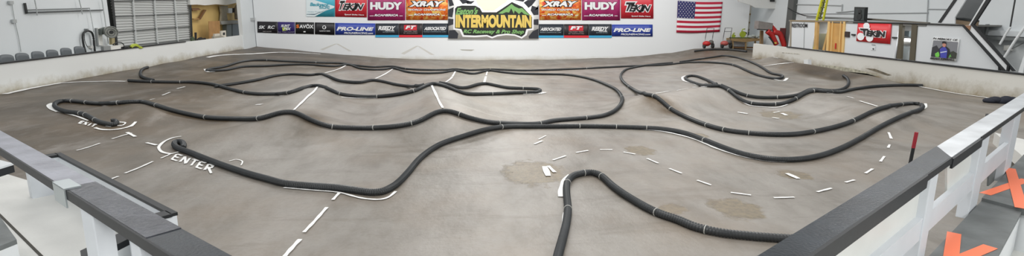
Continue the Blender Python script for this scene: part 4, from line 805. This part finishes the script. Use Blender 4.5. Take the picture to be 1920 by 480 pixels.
# small fittings
tag(slab('bracket', [(1596, 63.5), (1602.3, 64), (1602, 67), (1596, 66.5)], 'x', XC-.06, .06, DKM), 'small black bracket left of the red banner', 'bracket')
tag(slab('bracket', [(1672, 69), (1680.5, 69.5), (1680, 72.5), (1672, 72)], 'x', XC-.06, .06, DKM), 'small black bracket right of the red banner', 'bracket')
t = thing('notice', 'small white notice with a dark mark below the red banner', 'notice', onx(1637, 90, XC)); slab('paper', [(1633, 86), (1641.5, 86.5), (1641, 94.5), (1632.6, 94)], 'x', XC-.02, .015, WHITE, t); slab('mark', [(1636, 90.5), (1638.5, 90.7), (1638.3, 93), (1636, 92.8)], 'x', XC-.035, .01, DKM, t); slab('heading', [(1634, 83.2), (1641, 83.8), (1641, 85), (1634, 84.4)], 'x', XC-.02, .01, GREYM, t)
o = banner('red TEKIN banner with three white discs on the pale right wall', [(1608.5, 42), (1671.5, 44.8), (1668.7, 82.5), (1605, 77)], (214, 40, 48), plane='x', val=XC-.04)
K = crop(1460, 0, 3.69)
for cx, cy, r in ((610, 180, 22), (570, 253, 25), (632, 262, 25)): dec(o, K(*[v_ for a in np.linspace(0, 2*math.pi, 21)[:-1] for v_ in (cx+r*math.cos(a), cy+r*1.05*math.sin(a))]), WH, 'disc', 'x', XC-.04, .02)
T(o, 'T', K(568, 196, 628, 199, 610, 247, 590, 245), (20, 18, 20), 0, .06, WH, .16, 'x', XC-.04, .03); T(o, 'EKIN', K(618, 212, 745, 216, 742, 258, 612, 248), (20, 18, 20), .15, .05, WH, .13, 'x', XC-.04, .03); T(o, 'Speed Shifts Here', K(660, 255, 745, 262, 744, 267, 659, 261), WH, 0, .0, None, 0, 'x', XC-.04, .03)
# memorial poster
K = crop(1735, 60, 8.0)
o = banner('white poster reading IN MEMORY OF with a photo of a person in a blue shirt', K(120, 75, 512, 105, 462, 442, 74, 412), (236, 238, 238), cat='poster', plane='x', val=XC-.04, name='poster')
def pk(p, c, nm='picture', d=.02): dec(o, K(*p), c, nm, 'x', XC-.04, d, .4)
pk((127, 124, 499, 150, 468, 402, 90, 370), (128, 130, 136)); pk((110, 230, 180, 200, 220, 270, 215, 380, 92, 368), (52, 54, 60), d=.024); pk((385, 300, 430, 285, 485, 320, 468, 400, 380, 394), (58, 62, 54), d=.024)
pk((155, 325, 205, 295, 228, 345, 205, 378, 160, 368), (120, 206, 84), d=.028); pk((350, 350, 385, 325, 400, 370, 360, 385), (104, 170, 84), d=.028)
pk((215, 250, 260, 215, 330, 220, 372, 255, 385, 330, 350, 390, 225, 382), (36, 38, 46), 'jacket', .032); pk((232, 255, 275, 225, 318, 230, 345, 280, 330, 392, 240, 384), (70, 76, 176), 'shirt', .036); pk((240, 300, 335, 285, 335, 300, 240, 316), (206, 214, 232), 'shirt_mark', .04)
pk(tuple(v_ for a in np.linspace(0, 2*math.pi, 15)[:-1] for v_ in (297+27*math.cos(a), 190+38*math.sin(a))), (198, 140, 122), 'face', .036); pk((265, 175, 270, 145, 300, 136, 326, 150, 328, 180, 298, 168), (30, 30, 34), 'cap', .042)
T(o, 'IN MEMORY OF', K(133, 80, 503, 106, 498, 136, 128, 110), (24, 24, 28), .25, .05, None, 0, 'x', XC-.04, .022); T(o, 'BRIAN KIMBALL', K(88, 380, 458, 402, 453, 432, 83, 406), (24, 24, 28), .25, .05, None, 0, 'x', XC-.04, .022)
# stairs
K = crop(1680, 0, 3.2)
t = thing('staircase', 'white panelled staircase with black handrails descending to the right barrier', 'staircase', onx(1850, 100, XC-.1))
slab('side_panel', K(395, 152, 465, 152, 715, 425, 640, 432), 'x', XC-.08, .05, mat('stair_panel', (222, 225, 227)), t)
slab('handrail', K(390, 150, 408, 152, 662, 432, 640, 432), 'x', XC-.12, .05, BLACKP, t); slab('handrail', K(448, 150, 470, 150, 712, 425, 696, 427), 'x', XC-.12, .05, BLACKP, t)
slab('post', K(612, 400, 622, 405, 622, 432, 612, 430), 'x', XC-.12, .05, BLACKP, t); slab('post', K(666, 385, 678, 395, 672, 430, 660, 430), 'x', XC-.14, .05, BLACKP, t)
slab('tread', K(412, 153, 448, 153, 442, 182), 'x', XC-.10, .1, mat('wood_step', (150, 112, 84)), t)
t = thing('staircase', 'upper flight of white panelled stairs with black handrails climbing to the loft', 'staircase', onx(1800, 20, XC))
slab('handrail', K(250, 136, 268, 138, 372, -12, 352, -12), 'x', XC-.02, .06, BLACKP, t); slab('side_panel', K(268, 138, 352, 140, 352, 105, 425, -12, 372, -12), 'x', XC, .04, PANEL, t)
slab('side_panel', K(436, 152, 450, 152, 552, -12, 534, -12), 'x', XC-.02, .04, WHITE, t); slab('handrail', K(444, 152, 462, 155, 570, -12, 546, -12), 'x', XC-.05, .06, BLACKP, t)
slab('stairwell', K(355, 105, 425, -12, 534, -12, 450, 130), 'x', XC+.6, .1, mat('stairwell_dark', (92, 96, 98)), t); slab('step', K(355, 106, 452, 124, 444, 156, 354, 142), 'x', XC+.3, .3, mat('wood_step2', (148, 128, 104)), t)
slab('riser', K(358, 106, 452, 122, 450, 130, 357, 116), 'x', XC+.28, .3, DKM, t)
# roof deck of the restroom block
rf = box3('ceiling_restroom', XC-.02, 20, onx(1738, 45, XC)[1], 28.3, 1.93, 1.99, mat('roof_deck', (122, 122, 118)), kind='structure')
bar('trim', [(1600, 42), (1690, 43.5), (1806, 47.5)], 'x', XC-.04, .025, DKM, rf)
t = thing('roof_beam', 'long grey timber on the restroom roof behind the speaker', 'beam', onx(1560, 33, 19)); slab('beam', [(1512, 30), (1600, 33.5), (1600, 37.5), (1512, 34.5)], 'x', 18.7, .1, mat('beam_grey', (130, 132, 132)), t); slab('beam', [(1624, 34), (1740, 42), (1740, 44), (1624, 38)], 'x', 18.2, .1, mat('beam_grey2', (104, 98, 88)), t)
t = thing('speaker', 'black upright loudspeaker standing on the restroom roof', 'speaker', onx(1612, 40, 17.8)); slab('cabinet', [(1602, 13), (1623, 13.5), (1621, 41), (1600.3, 40)], 'x', 17.8, .12, mat('speaker_black', (34, 37, 37), .6), t)
slab('grille', [(1604, 16), (1621, 16.5), (1619.5, 38.5), (1602.8, 37.5)], 'x', 17.78, .01, mat('speaker_grille', (54, 60, 60), .7), t)
for q in ((1612, 22, .1), (1611, 31, .16)):
    c = onx(q[0], q[1], 17.77); B_ = MB(); B_.tube([c+np.array([.02, 0, 0]), c, c-np.array([.01, 0, 0])], q[2], 16); B_.build('driver', mat('speaker_black', (34, 37, 37)), t)
# ladder
t = thing('step_ladder', 'tall yellow ladder rising behind the restroom wall', 'ladder', onx(1538, 90, XC+.3)); YL = mat('ladder_yellow', (208, 206, 48), .45)
def lad(a, b_, X, wd, m=YL): bar('rail', [a, ((a[0]+b_[0])/2, (a[1]+b_[1])/2), b_], 'x', X, wd, m, t, 6)
lad((1543, -5), (1530.5, 42), XC+1.2, .08); lad((1552, -5), (1543.5, 38), XC+1.2, .06); lad((1530.5, 42), (1527, 95), XC+.12, .08)
lad((1547.5, -5), (1537, 36), XC+1.5, .04, mat('ladder_dark', (96, 98, 40)))
for y_ in (4, 14, 24, 33): bar('rung', [(1541.5-y_*.26, y_), (1546-y_*.24, y_), (1551.5-y_*.2, y_)], 'x', XC+1.2, .035, mat('ladder_dark', (96, 98, 40)), t, 6)
# wall seams and conduits on the right wall
for pts, lab in (([(1480, 8), (1530, 9), (1578, 10.5)], 'long thin horizontal conduit high on the right wall beside the ladder'), ([(1579, 8), (1578.5, 15), (1578, 23)], 'short vertical conduit high on the right wall left of the speaker'), ([(1568, 23), (1585, 22), (1600, 20.5)], 'thin cable running to the speaker on the right wall'), ([(1486, 0), (1485.5, 20), (1485, 38)], 'thin vertical conduit at the far end of the right wall')):
    tag(bar('conduit', pts, 'x', 19.95, .025, PIPEM), lab, 'conduit')
B_ = MB(); B_.tube([onx(a, b_, 19.5) for a, b_ in smooth_path([(1477, 15), (1490, 22), (1508, 29), (1530, 31)], 3)], .03, 6); tag(B_.build('cable', DKM, None, True), 'dark cable sagging from the corner to the restroom roof', 'cable')
bar('seam', [(1740, 0), (1739, 20), (1737.5, 44)], 'x', 19.96, .02, mat('seam_grey', (170, 174, 176)), None).name = 'trim_1'
bpy.data.objects['trim_1']['kind'] = 'structure'
o = bar('trim_2', [(1480, 26), (1600, 25.5), (1740, 24)], 'x', 19.96, .02, mat('seam_grey', (170, 174, 176))); o['kind'] = 'structure'
o = bar('trim_3', [(1740, 17), (1760, 17.2), (1782, 17.5)], 'x', 19.96, .02, mat('seam_grey', (170, 174, 176))); o['kind'] = 'structure'
# far right upper corner fittings
K = crop(1780, 0, 3.4286)
tag(slab('ledge', K(225, 192, 480, 205, 480, 238, 225, 226), 'x', 19.8, .2, WHITE), 'white horizontal ledge across the far right wall', 'ledge')
tag(slab('pipe_rack', K(228, 232, 480, 246, 480, 262, 290, 256, 228, 244), 'x', 19.6, .25, mat('rack_grey', (120, 124, 124))), 'grey pipe rack under the white ledge at the far right', 'rack')
wallbar('rod', 'thin dark rod hanging at the upper right', K(424, -10, 408, 80, 392, 172), .02, DKM, 'rod', X=16.0)
wallbar('tube', 'white diagonal tube under the dark rod at the upper right', K(392, 176, 365, 215, 325, 285), .03, WHITE, 'tube', X=16.1)
wallbar('tube', 'longer white diagonal tube at the right edge', K(490, 168, 420, 265, 355, 368), .035, WHITE, 'tube', X=15.9)
t = thing('junction_box', 'white junction box with cable on the far right wall', 'box', onx(1887, 88, 19.8)); slab('box', K(350, 292, 385, 290, 382, 325, 348, 325), 'x', 19.8, .15, mat('box_white', (226, 226, 220)), t)
bar('cable', K(385, 320, 430, 300, 478, 275), 'x', 19.8, .02, GREYM, t)
tag(slab('post', K(478, 360, 492, 360, 470, 482, 440, 478, 450, 440), 'x', 15.9, .08, WHITE), 'white slanting post end at the right edge behind the barrier', 'post')
tag(slab('bracket', K(232, 155, 244, 155, 232, 225, 222, 222), 'x', 19.7, .1, GREYM), 'short grey upright bracket left of the ledge', 'bracket')

# ---------------------------------------------------------------- far right shop corner
box3('wall_back', 17.5, 28, 39.0, 39.2, -.5, 5.5, mat('shop_wall', (206, 202, 188)), kind='structure')
fo = box3('floor_shop', 18.9, 28, 36.2, 39.0, -.4, -.12, CONC); fo['kind'] = 'structure'
YS = 35.2; K = crop(1340, 0, 4.364)
RED = mat('machine_red', (186, 40, 38), .45); LIME = mat('saw_lime', (158, 174, 56), .5); BENCH = mat('bench_wood', (158, 132, 92), .6, noise=.2, nscale=3)
t = thing('workbench', 'low wooden workbench with power saws at the right end of the back wall', 'workbench', ony(1400, 97, YS))
slab('top', K(148, 316, 380, 316, 380, 332, 250, 345, 148, 335), 'y', YS, .9, BENCH, t)
for x0 in (146, 252, 330): slab('leg', K(x0, 335, x0+9, 335, x0+9, 420, x0, 415), 'y', YS+.05, .09, BENCH, t)
slab('shelf', K(150, 385, 370, 388, 370, 396, 150, 393), 'y', YS+.2, .6, mat('dark_wood', (118, 84, 50)), t)
def saw(label, x, y, s):
    t = thing('chop_saw', label, 'power saw', ony(x, y, YS+.3)); c = ony(x, y, YS+.3); c[2] = ony(1380, 72.5, YS)[2]+.01
    B_ = MB(); B_.box(c+np.array([0, 0, .03]), (.7*s, .4, .07)); B_.build('base', mat('saw_base', (90, 100, 60)), t)
    B_ = MB(); B_.tube([c+np.array([.0, -.03, .26*s]), c+np.array([0, .03, .26*s]), c+np.array([0, .06, .26*s])], .2*s, 18); B_.build('blade_guard', LIME, t)
    B_ = MB(); B_.ellipsoid(c+np.array([.16*s, .1, .32*s]), (.16*s, .12, .1*s)); B_.build('motor', DKM, t, True)
    B_ = MB(); B_.tube([c+np.array([-.1*s, 0, .4*s]), c+np.array([-.05*s, 0, .58*s]), c+np.array([.12*s, 0, .6*s])], .035, 8); B_.build('handle', LIME, t, True)
saw('lime green chop saw with raised handle in the middle of the bench', 1392, 73, 1.0); saw('small lime green saw at the left end of the bench', 1375, 73, .55)
B_ = MB(); c = ony(1414, 71, YS+.4); c[2] = ony(1380, 72.5, YS)[2]+.06
for k in range(4): B_.ellipsoid(c+np.array([-.3+.22*k, 0, .05+.05*(k % 2)]), (.16, .2, .1))
tag(B_.build('rags', mat('rag_grey', (170, 176, 172), .8), None, True), 'pale crumpled rags on the right half of the bench', 'rags')
tag(slab('post', K(378, 248, 400, 250, 396, 452, 372, 448), 'y', 33.6, .14, mat('bench_wood2', (150, 126, 92), .6)), 'thick wooden post between bench and loader', 'post')
# loader with grey bucket
t = thing('loader', 'red loader with raised grey bucket in the shop corner', 'loader', ony(1455, 88, 33.0)); YL_ = 33.0
b0 = px(K(362, 172, 478, 190, 470, 246, 355, 238), 'y', YL_); B_ = MB(); B_.prism(b0, (0, .5, 0)); B_.build('bucket', mat('bucket_grey', (142, 136, 132), .5, noise=.15, nscale=4), t)
slab('bucket_edge', K(352, 236, 474, 244, 474, 252, 352, 244), 'y', YL_-.03, .1, DKM, t); slab('mount', K(478, 205, 510, 240, 500, 256, 476, 248), 'y', YL_, .25, RED, t)
for q in (K(430, 255, 465, 285, 488, 330, 505, 365), K(480, 262, 530, 275, 552, 320, 572, 378)):
    B_ = MB(); B_.tube([ony(a, b_, YL_) for a, b_ in smooth_path(q, 2)], .16, 8); B_.build('arm', RED, t, True)
slab('hose', K(440, 300, 452, 300, 500, 362, 490, 366), 'y', YL_-.1, .06, DKM, t)
B_ = MB(); c = ony(1474, 62, 33.4); B_.box(c, (.5, .6, .6)); B_.build('body', mat('dark_red', (96, 34, 34)), t); slab('lamp', K(492, 345, 506, 345, 508, 358, 494, 358), 'y', YL_-.2, .05, mat('lamp_yellow', (230, 200, 90)), t)
box3('column', 19.75, 20.1, 32.6, 33.2, -.1, 5.5, mat('column_dark', (92, 94, 92), .6)).name = 'trim_4'; bpy.data.objects['trim_4']['kind'] = 'structure'
# shelves, clamps and things on the shop wall
for k, (q, lab) in enumerate(((K(275, 112, 452, 100, 452, 110, 275, 124), 'upper wooden wall rail in the shop corner'), (K(285, 180, 366, 176, 366, 186, 285, 190), 'middle short wooden wall rail behind the bucket'), (K(285, 238, 362, 242, 362, 254, 285, 250), 'lower wooden rail above the workbench'))):
    tag(slab('wall_rail', q, 'y', 38.88, .1, BENCH), lab, 'rail')
for k, (q, m_, n_, lab, cat) in enumerate(((K(448, 88, 490, 85, 480, 110, 468, 130, 462, 178, 455, 178, 455, 128), DKM, 'clamp', 'black clamp hanging left of the yellow level in the shop corner', 'clamp'), (K(515, 86, 550, 84, 550, 105, 530, 118, 518, 108), DKM, 'clamp', 'black clamp hanging above the yellow level', 'clamp'),
        (K(524, 135, 541, 135, 542, 280, 528, 285), mat('level_yellow', (214, 200, 96)), 'level', 'long yellow level hanging in the shop corner', 'level'), (K(365, 118, 380, 118, 380, 170, 362, 170), GREYM, 'wall_box', 'small grey box on the shop wall above the bucket', 'box'), (K(545, 178, 585, 180, 585, 215, 548, 218), mat('maroon', (104, 56, 56)), 'tool_box', 'dark maroon box on the shelf by the dark column', 'box'), (K(285, 262, 365, 262, 365, 300, 285, 300), mat('shelf_black', (46, 48, 46)), 'tool_crate', 'dark crate behind the workbench', 'crate'))):
    tag(slab(n_, q, 'y', 38.82, .15, m_), lab, cat)
tag(slab('plastic_sheet', K(180, -20, 500, -20, 500, 72, 440, 70, 380, 66, 330, 62, 290, 40, 250, 28, 200, 14), 'y', 35.0, .1, mat('plastic_white2', (222, 223, 220), .4, bump=1, bscale=2)), 'white plastic sheeting bulging over the shop corner', 'plastic sheet')
tag(slab('vent', K(455, -5, 492, -5, 492, 15, 455, 14), 'y', 34.9, .05, DKM), 'small dark vent in the plastic sheeting', 'vent')
# wheeled engines with tall handles
def mower(label, p, s=1., col=RED):
    c = ony(p[0], p[1], 35.3); t = thing('garden_tiller', label, 'engine machine', c)
    for sx in (-.28, .28):
        B_ = MB(); B_.tube([c+np.array([sx-.05, 0, .16]), c+np.array([sx, 0, .16]), c+np.array([sx+.05, 0, .16])], .17, 14); B_.build('wheel', DKM, t)
    B_ = MB(); B_.ellipsoid(c+np.array([-.14, 0, .30]), (.26, .24, .17)); B_.build('engine_cover', col, t, True)
    B_ = MB(); B_.ellipsoid(c+np.array([.15, .0, .38]), (.17, .18, .15)); B_.build('engine', mat('engine_grey', (90, 88, 84)), t, True)
    B_ = MB(); B_.tube([c+np.array([-.22, .1, .2]), c+np.array([-.20, .1, .7]), c+np.array([-.16, .05, 1.28]), c+np.array([.30, .05, 1.28]), c+np.array([.28, .1, .7]), c+np.array([.26, .1, .2])], .02, 6); B_.tube([c+np.array([-.17, .06, 1.05]), c+np.array([.05, .06, 1.05]), c+np.array([.29, .06, 1.05])], .016, 6); B_.build('handle', DKM, t)
mower('red engine machine with tall handle standing below the flag', (1328, 90.5)); mower('engine machine with tall slanting handle right of the flag, beside the bench', (1361.5, 90), 1., mat('faded_red', (176, 86, 80), .5))

# scuffs on the back wall
WM = mat('wall_scuff', (176, 174, 166), .6); wb = bpy.data.objects['wall_back']
for P_ in ([(600, 92.5), (628, 82), (632, 82), (606, 94)], [(630, 82), (634, 82), (660, 96), (654, 96)], [(752, 100), (780, 86), (784, 86.5), (758, 102)], [(782, 86), (787, 87), (815, 103), (808, 103)]):
    slab('scuff', P_, 'y', YW-.004, .003, mat('faint_scuff', (212, 211, 206), .6), wb)
slab('scuff', [(862, 92.5), (890, 93), (884, 95.5), (866, 94.5)], 'y', YW-.004, .003, WM, wb)
rb_ = bpy.data.objects['wall_track_right']
for P_, c_ in (([(1530, 121), (1560, 123), (1600, 129), (1650, 141), (1640, 143), (1580, 135), (1540, 128)], (170, 167, 150)), ([(1585, 134), (1625, 138), (1650, 145), (1600, 143)], (120, 104, 74)), ([(1622, 128), (1640, 129), (1672, 141), (1664, 142), (1640, 134)], (112, 104, 88)), ([(1466, 98), (1500, 101), (1500, 102.5), (1466, 99.5)], (184, 180, 168))):
    slab('dirt_stain', P_, 'x', XR-.004, .003, mat('stain_%d' % c_[0], c_, .8, noise=.5, nscale=6), rb_)
